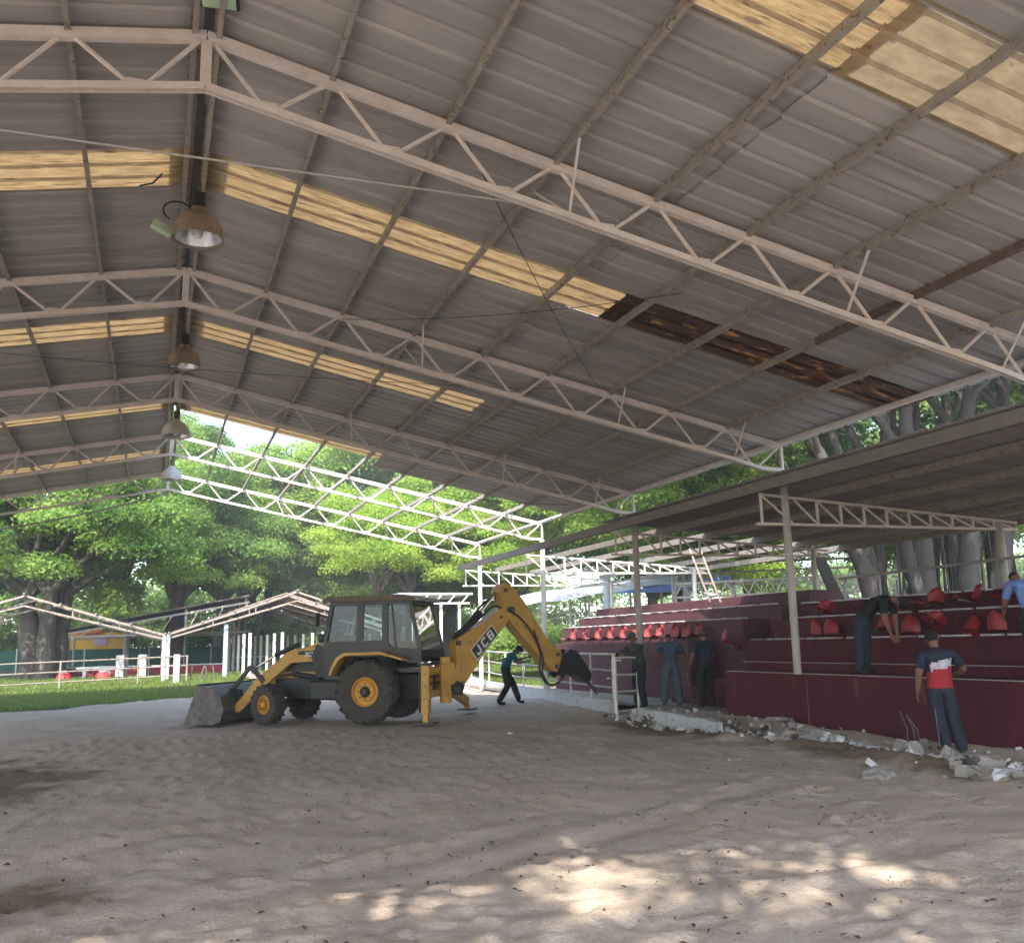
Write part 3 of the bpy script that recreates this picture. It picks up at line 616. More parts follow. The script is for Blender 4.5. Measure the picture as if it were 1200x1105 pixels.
# ------------------------------------------------------------------ rubble
def chunk_mesh(seed, d, mats=('whiteconc', 'concrete')):
    r_ = random.Random(seed); V = []; nx, ny, nz_ = 3, 3, 2; idx = {}
    F = []; mi = []
    def P(i, j, k):
        if (i, j, k) not in idx:
            idx[i, j, k] = len(V); q = [(i/nx-.5)*d[0], (j/ny-.5)*d[1], (k/nz_-.5)*d[2]]
            e = .14 if (i in (0, nx) or j in (0, ny)) else .03
            V.append([q[0]*(1+r_.uniform(-.2, .05))+r_.uniform(-e, e)*d[0]*.6, q[1]*(1+r_.uniform(-.2, .05))+r_.uniform(-e, e)*d[1]*.6, q[2]+r_.uniform(-.08, .03)*d[2]])
        return idx[i, j, k]
    def quad(a, b_, c, e, m_): F.append((a, b_, c, e)); mi.append(m_)
    for i in range(nx):
        for j in range(ny):
            quad(P(i,j,nz_), P(i+1,j,nz_), P(i+1,j+1,nz_), P(i,j+1,nz_), 0); quad(P(i,j,0), P(i,j+1,0), P(i+1,j+1,0), P(i+1,j,0), 1)
    for i in range(nx):
        for k in range(nz_):
            quad(P(i,0,k), P(i+1,0,k), P(i+1,0,k+1), P(i,0,k+1), 0 if seed % 2 else 1); quad(P(i,ny,k), P(i,ny,k+1), P(i+1,ny,k+1), P(i+1,ny,k), 1)
    for j in range(ny):
        for k in range(nz_):
            quad(P(0,j,k), P(0,j,k+1), P(0,j+1,k+1), P(0,j+1,k), 1); quad(P(nx,j,k), P(nx,j+1,k), P(nx,j+1,k+1), P(nx,j,k+1), 1)
    me = bpy.data.meshes.new('broken_concrete'); me.from_pydata([tuple(v) for v in V], [], F)
    for q in mats: me.materials.append(M[q])
    me.polygons.foreach_set('material_index', mi); return me
G_ = 'broken concrete pieces along the wall'
RB = [((8.02, 9.12), (.42, .34, .12), (.05, .0, .5), 'white flat concrete piece lying alone on the sand in front of the rubble', ''),
 ((8.95, 8.45), (.62, .48, .20), (.0, .1, .2), 'largest white kerb block in the rubble near the right edge', ''),
 ((9.55, 8.95), (.50, .36, .16), (.3, .15, .9), 'tilted white slab leaning behind the largest block', ''),
 ((9.62, 8.25), (.66, .34, .14), (-.1, .05, -.3), 'white slab cut by the right edge of the photo', ''),
 ((9.70, 9.65), (.30, .24, .26), (.4, .5, .3), 'pointed white fragment standing up by the feet of the capped man', ''),
 ((9.95, 9.4), (.42, .34, .16), (0, .2, 1.2), 'grey-brown slab just right of the capped man', ''),
 ((10.35, 10.1), (.85, .30, .16), (.1, .05, 1.2), 'long dusty slab lying against the wall by the feet of the capped man', ''),
 ((9.78, 10.55), (.26, .30, .38), (.3, .2, .2), 'grey block standing on end left of the capped man', ''),
 ((9.66, 10.25), (.28, .22, .30), (-.3, .4, .9), 'cracked grey block with rods next to the standing block', ''),
 ((9.65, 11.2), (.38, .30, .14), (.2, .1, .4), 'flat grey piece in the middle of the rubble line', ''),
 ((9.45, 11.55), (.40, .26, .12), (.1, -.2, .9), 'white flake lying flat in the middle of the rubble line', ''),
 ((9.85, 11.7), (.5, .22, .12), (.0, .2, 1.7), 'long white splinter beside the trench', ''),
 ((9.40, 12.2), (.44, .34, .14), (.25, .0, .2), 'white slab tipped towards the viewer below the upright one', ''),
 ((9.85, 12.45), (.16, .34, .42), (.1, .25, .1), 'white slab standing upright in the rubble heap', ''),
 ((9.75, 12.95), (.44, .32, .22), (.2, .3, .7), 'pale block at the centre of the rubble heap', ''),
 ((10.0, 13.35), (.24, .42, .40), (.1, -.3, .3), 'grey slab standing on edge at the left of the heap', ''),
 ((9.60, 13.3), (.38, .26, .14), (.4, .1, 1.1), 'small whitish slab at the foot of the heap', ''),
 ((9.35, 12.8), (.30, .26, .12), (0, .2, .4), 'small flat grey piece in front of the heap', ''),
 ((9.95, 14.0), (.45, .25, .12), (.15, .3, 1.4), 'narrow grey-white piece beside the pit', ''),
 ((9.30, 14.1), (.18, .16, .10), (.2, .5, .4), 'small white fragment left of the pit', ''),
 ((10.9, 14.9), (.55, .34, .10), (0, .06, 1.3), 'grey slab lying at the end of the maroon wall', ''),
 ((10.75, 14.2), (.30, .24, .12), (.1, .1, .3), 'white lump at the foot of the maroon wall end', ''),
 ((7.45, 11.2), (.26, .14, .05), (0, .1, .6), 'thin pale flake lying out on the sand left of the rubble', ''),
 ((9.72, 18.2), (.26, .22, .18), (.2, .3, .3), 'white lump on the sand below the loose gate', ''),
 ((8.80, 15.6), (.26, .20, .14), (.3, .1, .9), 'white lump on the sand, left one of two below the broken kerb', ''),
 ((9.12, 15.5), (.24, .14, .09), (.0, .1, .2), 'flat white piece, right one of two below the broken kerb', ''),
 ((11.35, 17.7), (.34, .20, .16), (.0, .0, .2), 'white block behind the broken kerb between the two men on the right', ''),
 ((6.35, 17.0), (.12, .10, .06), (.0, .2, .2), 'tiny white pebble alone on the sand between digger and railing', '')]
for i, ((x, y), d, r_, lb, _) in enumerate(RB):
    z = float(sandz(np.array([[x]]), np.array([[y]]))[0, 0]); d = (d[0]*.9, d[1]*.9, d[2]*.68); o = link('broken_concrete', chunk_mesh(i, d), None, (x, y, z+d[2]*.28+.01), r_); tag(o, lb, 'rubble', G_)
# crumbs of rubble and dug up soil: nobody could count them
mb = MB(); r_ = random.Random(2)
for i in range(1900):
    y = r_.uniform(7.5, 19.5); x = r_.gauss(10.05-.035*(15-y), .42); 
    if x > 11.1: continue
    s_ = r_.choice((.012, .02, .02, .03, .04, .06, .08))*r_.uniform(.7, 1.3); z = float(sandz(np.array([[x]]), np.array([[y]]))[0, 0]); mb.cm = r_.choice((0, 1, 1, 2))
    mb.box((x, y, z+s_*.3), (s_, s_*r_.uniform(.5, 1.3), s_*r_.uniform(.4, .9)), Euler((r_.random(), r_.random(), r_.random()*3)))
tag(mb.build('rubble_crumbs', [M['whiteconc'], M['concrete'], M['soil']]), 'small crumbs of broken concrete and soil strewn along the wall', 'rubble', kind='stuff')
mb = MB()
for i, (x, y) in enumerate(((9.70, 10.2), (9.76, 10.32), (9.62, 10.35), (9.9, 10.05))): mb.tube([(x, y, .1), (x+r_.uniform(-.05, .05), y, .38), (x+r_.uniform(-.12, .12), y+.03, .52+.05*i)], .007, 5)
tag(mb.build('steel_rods', M['steel']), 'thin bent steel rods sticking up from the cracked grey block', 'rods')
# leaf litter
V = []; F = []; r_ = random.Random(9); tones = []
for i in range(1900):
    if r_.random() < .45: y = 3.5+5.5*r_.random(); x = r_.uniform(-4+(y*-.1), 7)
    else: y = 4+22*r_.random()**1.3; x = r_.uniform(-y*.35-1, min(9.5, y*.75+1))
    if vnoise(np.array(x*1.3), np.array(y*1.3), 31) < .35: continue
    z = float(sandz(np.array([[x]]), np.array([[y]]))[0, 0])+.012; s_ = .008+.030*r_.random()**2.2*(1.25 if y > 9 else 1); a = r_.random()*6.28; c_, d_ = math.cos(a)*s_, math.sin(a)*s_; b0 = len(V)
    V += [(x-c_, y-d_, z), (x+d_*.45, y-c_*.45, z+.012), (x+c_, y+d_, z+r_.uniform(0, .02)), (x-d_*.45, y+c_*.45, z+.008)]; F += [(b0, b0+1, b0+2, b0+3)]
lf = MB(); lf.add(V, F); tag(lf.build('leaf_litter', pm('dry_leaf', (.10,.06,.035), (.03,.022,.018), 3, .8)), 'small dry leaves and droppings scattered over the sand', 'leaves', kind='stuff')
# ------------------------------------------------------------------ backhoe loader
BO = Vector((4.89, 21.23, 0)); BA = math.atan2(.572, -.82)
bh = empty('backhoe_loader', BO, 'yellow and black backhoe loader with its digging arm raised over the railing', 'backhoe', rz=BA)
def part(mb, name, mat, parent=bh, **k): return mb.build(name, mat, parent, **k)
# chassis
mb = MB(); mb.prism([(-1.35,.62),(-1.35,1.0),(1.1,1.05),(2.45,.98),(2.62,.80),(2.62,.60),(1.9,.52),(.6,.45),(-.6,.45)], -.33, .33); mb.box((2.36, 0, .42), (.22, 1.5, .2)); mb.box((0, 0, .69), (.34, 1.6, .34)); mb.box((.9, .62, .72), (1.0, .42, .42), bev=.04); mb.box((.9, -.62, .72), (1.0, .42, .42), bev=.04)
part(mb, 'chassis', M['black'])
mb = MB(); mb.prism([(1.0,1.0),(1.0,1.80),(1.5,1.72),(2.15,1.55),(2.42,1.36),(2.5,1.12),(2.5,.98)], -.43, .43); bon = part(mb, 'bonnet', M['yellow'])
mb = MB(); mb.prism([(1.06,1.12),(1.06,1.55),(1.95,1.40),(2.2,1.12)], .431, .437); mb.prism([(1.06,1.12),(1.06,1.55),(1.95,1.40),(2.2,1.12)], -.437, -.431); part(mb, 'side_vent_panel', M['black'], bon)
for k in range(6): part(MB().box((2.49-.02*k*.0, 0, 1.02+.055*k), (.05, .7, .018)), 'grille_slat', M['black'], bon)
part(MB().box((2.56, 0, .86), (.16, .8, .22), bev=.03), 'front_bumper', M['yellow'])
part(MB().tube([(1.35, -.30, 1.7), (1.35, -.30, 2.15), (1.32, -.30, 2.25)], .04, 10), 'exhaust_pipe', M['black'])
# cab: closed lower body, pillars, glass, roof
CW = .80
mb = MB(); mb.prism([(1.05,.95),(1.07,1.76),(-.42,1.78),(-.50,1.62),(-1.22,1.55),(-1.22,1.28),(-.95,1.28),(-.55,1.42),(.35,1.42),(.62,1.1),(.7,.95)], .70, CW); mb.prism([(1.05,.95),(1.07,1.76),(-.42,1.78),(-.50,1.62),(-1.22,1.55),(-1.22,1.28),(-.95,1.28),(-.55,1.42),(.35,1.42),(.62,1.1),(.7,.95)], -CW, -.70)
mb.box((1.04, 0, 1.3), (.06, 1.5, .7)); mb.box((-.1, 0, 1.12), (2.2, 1.44, .08)); mb.box((-1.19, 0, 1.42), (.05, 1.5, .26)); cabb = part(mb, 'cab_body', M['cab'])
def pil(a, b_, w_=.07, d=.06, nm='cab_pillar'):
    for s_ in (1, -1): part(MB().beam((a[0], s_*(CW-.04), a[1]), (b_[0], s_*(CW-.04-.03), b_[1]), d, w_, (1, 0, 0)), nm, M['cab'])
pil((1.05, 1.75), (.90, 2.64), .09); pil((.24, 1.42), (.22, 2.64), .15); pil((-.36, 1.6), (-.36, 2.64), .13); pil((-1.19, 1.5), (-.93, 2.62), .08); pil((-.62, 1.62), (-.50, 2.62), .035, .03, 'window_bar')
for (z, x0, x1) in ((2.60, .92, -.93),):
    for s_ in (1, -1): part(MB().beam((x0, s_*(CW-.06), z), (x1, s_*(CW-.06), z), .06, .09), 'cab_top_rail', M['cab'])
for x, z in ((.92, 2.6), (-.93, 2.6)): part(MB().beam((x, -.72, z), (x, .72, z), .07, .08), 'cab_top_rail', M['cab'])
mb = MB(); mb.prism([(1.12,2.64),(1.10,2.71),(.95,2.76),(-.80,2.76),(-1.02,2.70),(-1.08,2.62),(-.9,2.635)], -.84, .84); rf = part(mb, 'cab_roof', pm('roof_dusty', (.15,.125,.07), (.09,.08,.05), 3, .6))
part(MB().box((-1.0, 0, 2.66), (.26, 1.5, .09), bev=.02), 'roof_visor', M['postpaint'], rf)
def pane(pts, s_): 
    mb = MB(); mb.add([(x, s_*(CW-.05-(z-1.7)*.03), z) for x, z in pts], [tuple(range(len(pts)))]); part(mb, 'window_pane', M['glass'])
for s_ in (1, -1):
    pane([(1.02,1.76),(.89,2.58),(.30,2.58),(.32,1.76)], s_); pane([(.17,1.5),(.15,2.58),(-.29,2.58),(-.29,1.5)], s_); pane([(-.43,1.64),(-.43,2.58),(-.90,2.58),(-1.14,1.56)], s_)
mb = MB(); mb.add([(1.04,-.7,1.76),(1.04,.7,1.76),(.90,.68,2.58),(.90,-.68,2.58)], [(0,1,2,3)]); part(mb, 'windscreen', M['glass'])
mb = MB(); mb.add([(-1.2,-.7,1.54),(-1.2,.7,1.54),(-.93,.68,2.58),(-.93,-.68,2.58)], [(0,1,2,3)]); part(mb, 'rear_window', M['glass'])
# inside: dash, wheel, seat
mb = MB(); mb.prism([(1.02,1.1),(1.02,1.84),(.86,1.90),(.72,1.80),(.78,1.1)], -.45, .45); part(mb, 'dashboard', M['black'])
mb = MB(); mb.tube([(.72, .0, 1.55), (.60, 0, 1.88)], .03, 8); mb.tube([(.60+.07*math.sin(a), .19*math.cos(a), 1.88+.17*math.sin(a)) for a in [R(20*k) for k in range(19)]], .016, 6); part(mb, 'steering_wheel', M['black'])
mb = MB(); mb.box((-.10, 0, 1.52), (.50, .48, .16), bev=.05); mb.prism([(-.26,1.55),(-.40,2.12),(-.36,2.36),(-.22,2.36),(-.18,2.12),(-.04,1.6)], -.24, .24); mb.box((-.1, 0, 1.3), (.3, .3, .34)); part(mb, 'driver_seat', M['black'], smooth=False)
part(MB().tube([(.95, .70, 2.45), (1.12, .95, 2.46), (1.14, .98, 2.38)], .012, 6), 'mirror_arm', M['black']); part(MB().box((1.14, 1.0, 2.26), (.05, .16, .30), bev=.02), 'mirror', M['black'])
part(MB().box((1.16, .72, 1.86), (.16, .2, .18), bev=.04), 'headlight', M['black']); part(MB().box((1.16, -.72, 1.86), (.16, .2, .18), bev=.04), 'headlight', M['black'])
part(MB().tube([(1.06,.8,1.9),(1.1,.83,2.3)], .01, 5), 'handrail', M['black'])
# rear fenders with yellow lip
for s_ in (1, -1):
    mb = MB(); pr = [(.80,1.05),(.74,1.22),(.62,1.42),(.45,1.52),(-.40,1.53),(-.90,1.38),(-.90,1.34),(-.42,1.47),(.42,1.46),(.57,1.37),(.69,1.18),(.74,1.05)]
    a, b_ = (.74, 1.14) if s_ > 0 else (-1.14, -.74); mb.prism(pr, a, b_); part(mb, 'fender', M['yellow'])
# wheels
def wheel(c, r_, w_, rr_, steer=0, front=False):
    y = c[1]; s_ = 1 if y > 0 else -1
    t = bpy.data.objects.new('wheel', None); COL.objects.link(t); t.parent = bh; t.location = c; t.rotation_euler = (0, 0, steer)
    pr = [(rr_, -w_*.42), (rr_+.04, -w_*.47), (r_*.80, -w_*.50), (r_*.93, -w_*.47), (r_*.965, -w_*.36), (r_*.965, w_*.36), (r_*.93, w_*.47), (r_*.80, w_*.50), (rr_+.04, w_*.47), (rr_, w_*.42)]
    part(MB().lathe(pr, 40, axis='y'), 'tyre', M['tyre'], t, smooth=True)
    mb = MB(); nl = 20 if not front else 18
    for k in range(nl):
        for side in (1, -1):
            a = 2*math.pi*(k+(.5 if side > 0 else 0))/nl; c0 = Vector((math.cos(a), 0, math.sin(a))); tt = Vector((-math.sin(a), 0, math.cos(a)))
            p0 = c0*(r_*.972)+Vector((0, side*.01, 0)); p1 = (c0*(r_*.955)+tt*w_*.30*1.0).normalized()*r_*.955+Vector((0, side*w_*.47, 0))
            p2 = p1.normalized() if 0 else p1*1.0; q = Vector((p1.x, 0, p1.z)).normalized()*(r_*.84)+Vector((0, side*w_*.51, 0)); 
            mb.beam(p0, p1, .045, .05, c0); mb.beam(p1, q, .045, .04, c0)
    part(mb, 'tread_lug', M['tyre'], t)['kind'] = 'stuff'
    o = s_*w_*.38
    pr = [(rr_+.01, o), (rr_-.03, o+.01*s_), (rr_-.045, o-.05*s_), (rr_*.70, o-.06*s_), (rr_*.64, o-.015*s_), (rr_*.42, o-.01*s_), (rr_*.40, o-.03*s_), (rr_*.36, o+.0*s_)]
    rim = part(MB().lathe(pr, 32, axis='y'), 'rim', M['yrim'], t, smooth=True); pr = [(rr_, -o), (rr_*.6, -o+.08*s_), (.001, -o+.08*s_)]
    part(MB().lathe(pr, 24, axis='y'), 'inner_rim', M['black'], t)
    part(MB().lathe([(rr_*.37, o-.03*s_), (rr_*.36, o+.03*s_), (rr_*.22, o+.06*s_), (.001, o+.06*s_)], 6 if not front else 16, axis='y'), 'hub', M['black'] if not front else M['yrim'], t)
    for k in range(8):
        a = 2*math.pi*k/8; part(MB().lathe([(.018, o-.02*s_), (.018, o+.012*s_), (.001, o+.012*s_)], 6, (rr_*.53*math.cos(a), 0, rr_*.53*math.sin(a)), 'y'), 'wheel_bolt', M['steel'], t)
    return t
wheel((-.04, .92, .69), .69, .46, .31); wheel((-.04, -.92, .69), .69, .46, .31)
wheel((2.36, .88, .43), .44, .32, .205, R(-22), True); wheel((2.36, -.88, .43), .44, .32, .205, R(-22), True)
# loader
for s_ in (1, -1):
    y = s_*.60
    mb = MB(); mb.prism([(1.05,1.50),(1.20,1.66),(1.95,1.60),(2.12,1.50),(2.75,1.02),(3.30,.42),(3.34,.28),(3.22,.24),(2.62,.80),(1.95,1.32),(1.2,1.36)], y-.05, y+.05); la = part(mb, 'loader_arm', M['yellow'])
    part(MB().prism([(.98,1.0),(.98,1.62),(1.3,1.72),(1.42,1.45),(1.30,1.0)], y-.09, y+.09), 'arm_tower', M['black'])
    part(MB().tube([(1.25, y*1.0+.0, .98), (1.9, y, 1.08)], .06, 12).tube([(1.9, y, 1.08), (2.6, y, 1.0)], .03, 10), 'lift_ram', M['black'])
    part(MB().tube([(1.75, y, 1.74), (2.35, y, 1.50)], .055, 12), 'tilt_ram', M['black']); part(MB().tube([(2.35, y, 1.50), (2.85, y, 1.22)], .028, 10), 'ram_rod', M['chrome'])
    mb = MB(); mb.beam((2.60, y+.08*s_, .92), (2.92, y+.08*s_, 1.26), .05, .10); mb.beam((2.92, y+.08*s_, 1.26), (3.42, y+.04*s_, .72), .05, .09); part(mb, 'bell_crank', M['black'])
part(MB().tube([(3.0, -.6, .60), (3.0, .6, .60)], .07, 12), 'cross_tube', M['yellow'])
# bucket
pr = [(3.98,.86),(3.60,.84),(3.38,.62),(3.30,.32),(3.38,.08),(3.55,.01),(4.28,.005)]
mb = MB(); n_ = len(pr); V = [(x, y, z) for y in (-1.15, 1.15) for x, z in pr]; V2 = [(x+(.03 if 0 else 0)+.028*dx, y, z+.028*dz) for y in (-1.15, 1.15) for (x, z), (dx, dz) in zip(pr, [(0,-1),(.3,-1),(1,-.4),(1,.1),(.8,.8),(.1,1),(0,1)])]
mb.add(V, [(i, i+1, n_+i+1, n_+i) for i in range(n_-1)]); mb.add(V2, [(i, n_+i, n_+i+1, i+1) for i in range(n_-1)])
bk = part(mb, 'loader_bucket', M['steel'])
for s_ in (1, -1): part(MB().prism(pr, s_*1.15-.012, s_*1.15+.012), 'side_plate', M['steel'], bk)
part(MB().box((4.27, 0, .02), (.18, 2.34, .03)), 'cutting_edge', M['steel'], bk); part(MB().box((3.97, 0, .87), (.08, 2.3, .05)), 'lip_bar', M['steel'], bk)
for k in range(7): part(MB().prism([(4.25,.0),(4.25,.06),(4.46,.01)], -1.07+k*.357-.03, -1.07+k*.357+.03), 'bucket_tooth', M['steel'], bk)
for s_ in (.5, -.5): part(MB().prism([(3.3,.25),(3.2,.30),(3.25,.75),(3.5,.80),(3.4,.6)], s_-.05, s_+.05), 'lug', M['black'], bk)
# rear frame, stabilisers
mb = MB(); mb.box((-1.42, 0, 1.10), (.12, 2.1, .14)); mb.box((-1.42, 0, .62), (.12, 2.1, .14)); mb.box((-1.30, 0, .86), (.06, 1.5, .36)); part(mb, 'rear_frame', M['yellow'])
mb = MB(); mb.box((-1.48, 0, .84), (.05, 1.9, .05)); mb.box((-1.48, 0, .98), (.05, 1.9, .04)); part(mb, 'slide_rail', M['black'])
mb = MB(); mb.box((-1.38, .96, .72), (.17, .20, 1.0), bev=.015); so_ = part(mb, 'stabiliser', M['yellow']); part(MB().box((-1.38, .96, .24), (.11, .13, .42)), 'inner_leg', M['yellow'], so_); part(MB().tube([(-1.24, .96, .25), (-1.24, .96, 1.1)], .03, 8), 'ram', M['black'], so_)
part(MB().box((-1.38, .96, .03), (.46, .34, .04), bev=.01), 'foot_pad', M['steel'], so_)
so_ = part(MB().beam((-1.38, -.75, .62), (-1.20, -2.55, .26), .14, .20), 'stabiliser', M['yellow']); part(MB().box((-1.18, -2.68, .06), (.42, .36, .05), bev=.01), 'foot_pad', M['steel'], so_); part(MB().beam((-1.19, -2.62, .10), (-1.20, -2.52, .28), .12, .12), 'inner_leg', M['yellow'], so_); part(MB().tube([(-1.38, -.6, 1.05), (-1.26, -1.7, .58)], .045, 8), 'ram', M['black'], so_)
for k in range(5): part(MB().tube([(-1.05-.1*k, -.45+.1*k, 1.26+.02*k), (-1.25-.05*k, -.2+.1*k, 1.36), (-1.50, -.1+.08*k, 1.2), (-1.62, .05*k-.1, .95)], .022, 6), 'hose', M['hose'])
part(MB().box((-1.25, 0, 1.24), (.3, 1.5, .05)), 'rear_deck', M['black'])
# boom: local frame (s along the swing direction, w sideways)
KP = Vector((-1.70, 0, 0)); ba = R(14.93)-BA
bd_, bn = Vector((math.cos(ba), math.sin(ba), 0)), Vector((-math.sin(ba), math.cos(ba), 0))
def bf(s_, w_, z): return tuple(KP + bd_*s_ + bn*w_ + Vector((0, 0, z)))
def bp_(prof, w0, w1, mb=None): return (mb or MB()).prism(prof, w0, w1, bf)
def btube(pts, r_, n=8, mb=None): return (mb or MB()).tube(crv([bf(*p) for p in pts]) if len(pts) > 3 else [bf(*p) for p in pts], r_, n)
mb = bp_([(-.42,.55),(-.42,1.22),(-.10,1.26),(-.02,1.0),(.02,.55)], -.16, .16); mb.tube([bf(-.22, 0, .40), bf(-.22, 0, 1.38)], .13, 14); kp = part(mb, 'king_post', M['yellow'])
BP = [(-.15,.60),(.06,.58),(.21,.80),(.67,1.36),(1.09,1.82),(1.44,2.20),(1.56,2.40),(1.50,2.56),(1.34,2.52),(.68,2.10),(.05,1.80),(-.06,1.68),(-.01,1.30),(-.08,.95),(-.17,.80)]
boom = part(bp_(BP, -.14, .14), 'boom', M['yellow'])
part(bp_([(-.16,.57),(.08,.55),(.16,.75),(-.02,.86),(-.19,.76)], -.19, .19), 'boom_knuckle', M['black'], boom)
for (s_, z, r_) in ((1.42, 2.42, .07), (.02, 1.68, .06), (-.04, .68, .08), (.12, .82, .03), (1.2, 2.25, .03)): part(btube([(s_, -.20, z), (s_, .20, z)], r_, 12), 'pivot_pin', M['steel'], boom)
DP = [(1.14,2.82),(1.20,2.94),(1.32,3.02),(1.47,2.99),(1.64,2.84),(1.85,2.62),(2.11,2.28),(2.62,1.60),(2.86,1.46),(2.90,1.18),(2.80,.95),(2.68,.98),(2.52,1.10),(1.93,1.66),(1.46,2.14),(1.34,2.34),(1.26,2.6)]
dip = part(bp_(DP, -.155, .155) if 0 else bp_(DP, -.17, .17), 'dipper', M['yellow'], boom)
for (s_, z, r_) in ((1.32, 2.86, .05), (1.50, 2.42, .07), (2.79, 1.08, .06), (2.82, 1.36, .05)): part(btube([(s_, -.21, z), (s_, .21, z)], r_, 12), 'pivot_pin', M['steel'], dip)
part(btube([(.03, 0, 1.76), (.72, 0, 2.36)], .075, 12), 'dipper_ram', M['black'], boom); part(btube([(.70, 0, 2.34), (1.24, 0, 2.86)], .036, 10), 'dipper_ram_rod', M['chrome'], boom)
part(btube([(-.12, .19, 1.05), (.52, .19, 1.60)], .0001 if 0 else .055, 12), 'boom_ram', M['black'], boom)
part(btube([(1.68, 0, 2.78), (2.25, 0, 2.12)], .06, 12), 'tool_ram', M['black'], dip); part(btube([(2.25, 0, 2.12), (2.72, 0, 1.50)], .032, 10), 'tool_ram_rod', M['chrome'], dip)
part(btube([(.05, .05, 1.86), (.4, .06, 2.12), (.8, .06, 2.52), (1.15, .08, 2.70), (1.35, .12, 2.6), (1.42, .18, 2.3)], .025, 6), 'hose', M['hose'], boom); part(btube([(.1, -.08, 1.82), (.6, -.09, 2.18), (1.0, -.1, 2.48), (1.3, -.12, 2.45)], .022, 6), 'hose', M['hose'], boom)
part(btube([(1.40, -.19, 2.40), (1.75, -.2, 2.2), (2.1, -.2, 1.8), (2.28, -.2, 1.4), (2.24, -.2, 1.05), (2.42, -.19, .72), (2.80, -.14, .68), (3.1, -.1, .95)], .024, 6), 'hose', M['hose'], dip)
part(btube([(2.1, -.19, 1.95), (2.34, -.21, 1.3), (2.32, -.21, .95), (2.55, -.19, .66), (2.9, -.12, .74), (3.12, -.1, 1.0)], .022, 6), 'hose', M['hose'], dip)
mb = bp_([(2.74,.98),(2.80,1.44),(2.95,1.50),(3.0,1.30),(2.92,1.0)], -.12, .12); part(mb, 'tool_link', M['yellow'], dip)
# hydraulic breaker
mb = bp_([(2.92,1.18),(3.02,1.36),(3.22,1.48),(3.44,1.42),(3.86,.88),(3.84,.72),(3.66,.70),(3.34,.88),(3.10,.90),(2.95,.80),(2.82,.90)], -.17, -.14); bp_([(2.92,1.18),(3.02,1.36),(3.22,1.48),(3.44,1.42),(3.86,.88),(3.84,.72),(3.66,.70),(3.34,.88),(3.10,.90),(2.95,.80),(2.82,.90)], .14, .17, mb); brk = part(mb, 'breaker', M['black'], dip)
BD = Vector((.70, -.714)).normalized(); 
def bq(t, n_): return (3.28+BD.x*t-BD.y*n_*-1, 1.27+BD.y*t+BD.x*n_)
def rect(t0, t1, h): return [(3.28+BD.x*t-BD.y*h_, 1.27+BD.y*t+BD.x*h_) for t, h_ in ((t0,-h),(t1,-h),(t1,h),(t0,h))]
MB_ = bp_(rect(-.12, .62, .14), -.138, .138); MB_.prism(rect(.62, .74, .10), -.1, .1, bf); part(MB_, 'breaker_body', M['steel'], brk) if 0 else MB_.build('breaker_body', M['steel'], dip)
a = rect(.74, .74, 0)[0]; c_ = rect(1.28, 1.28, 0)[0]
MB().tube([bf(a[0], 0, a[1]), bf(a[0]+(c_[0]-a[0])*.8, 0, a[1]+(c_[1]-a[1])*.8), bf(c_[0], 0, c_[1])], [.05, .045, .008], 10).build('chisel', M['steel'], dip)
# lettering: dark panel with a pale border and letters, both sides of the boom; model number on the bonnet
def text_mesh(txt, size, name, mat, ext=.002, shear=0, off=.0):
    cu = bpy.data.curves.new(name, 'FONT'); cu.body = txt; cu.size = size; cu.extrude = ext; cu.align_x = 'CENTER'; cu.align_y = 'CENTER'; cu.shear = shear; cu.offset = off; cu.space_character = 1.05
    o = bpy.data.objects.new(name, cu); COL.objects.link(o); dg = bpy.context.evaluated_depsgraph_get(); me = bpy.data.meshes.new_from_object(o.evaluated_get(dg)); COL.objects.unlink(o); bpy.data.objects.remove(o); me.name = name
    me.materials.clear(); me.materials.append(mat); return me
ang = math.atan2(2.02-1.47, .94-.37)
cs, cz_ = .735, 1.685
ux, uz = math.cos(ang), math.sin(ang)
def quad_on(w_, hw, hh, name, mat, sk=.12):
    pts = [(cs+ux*a-uz*b_, cz_+uz*a+ux*b_) for a, b_ in ((-hw-sk*hh, -hh), (hw-sk*hh, -hh), (hw+sk*hh, hh), (-hw+sk*hh, hh))]
    part(bp_(pts, w_-.001, w_+.001), name, mat, boom)
LET = {'J': [(.115,-.07,.165,.10), (.03,-.10,.145,-.055), (0,-.085,.045,-.02)], 'C': [(0,-.075,.05,.075), (.02,-.10,.165,-.055), (.02,.055,.165,.10)], 'B': [(0,-.10,.05,.10), (.04,-.10,.15,-.06), (.04,.06,.15,.10), (.04,-.02,.15,.02), (.125,-.085,.17,-.012), (.125,.012,.165,.085)]}
for s_ in (-1, 1):
    quad_on(s_*.1425, .405, .150, 'logo_border', M['whiteprint']); quad_on(s_*.1455, .385, .130, 'logo_panel', M['black'])
    for q, ch_ in enumerate('JCB'):
        mb = MB(); a_off = -.325+.235*q; k = 0
        for (a0, b0, a1, b1) in LET[ch_]:
            k += 1; pts = []
            for a, b_ in ((a0, b0), (a1, b0), (a1, b1), (a0, b1)):
                a = a+a_off
                if s_ > 0: a = -a
                a += .12*b_*(1); pts.append((cs+ux*a-uz*b_, cz_+uz*a+ux*b_))
            mb.prism(pts, s_*.1466, s_*(.1486+.0003*k), bf)
        mb.build('letter', M['whiteprint'], boom)
tm = text_mesh('3CX', .20, 'lettering', M['whiteprint'], .002, .15, .006)
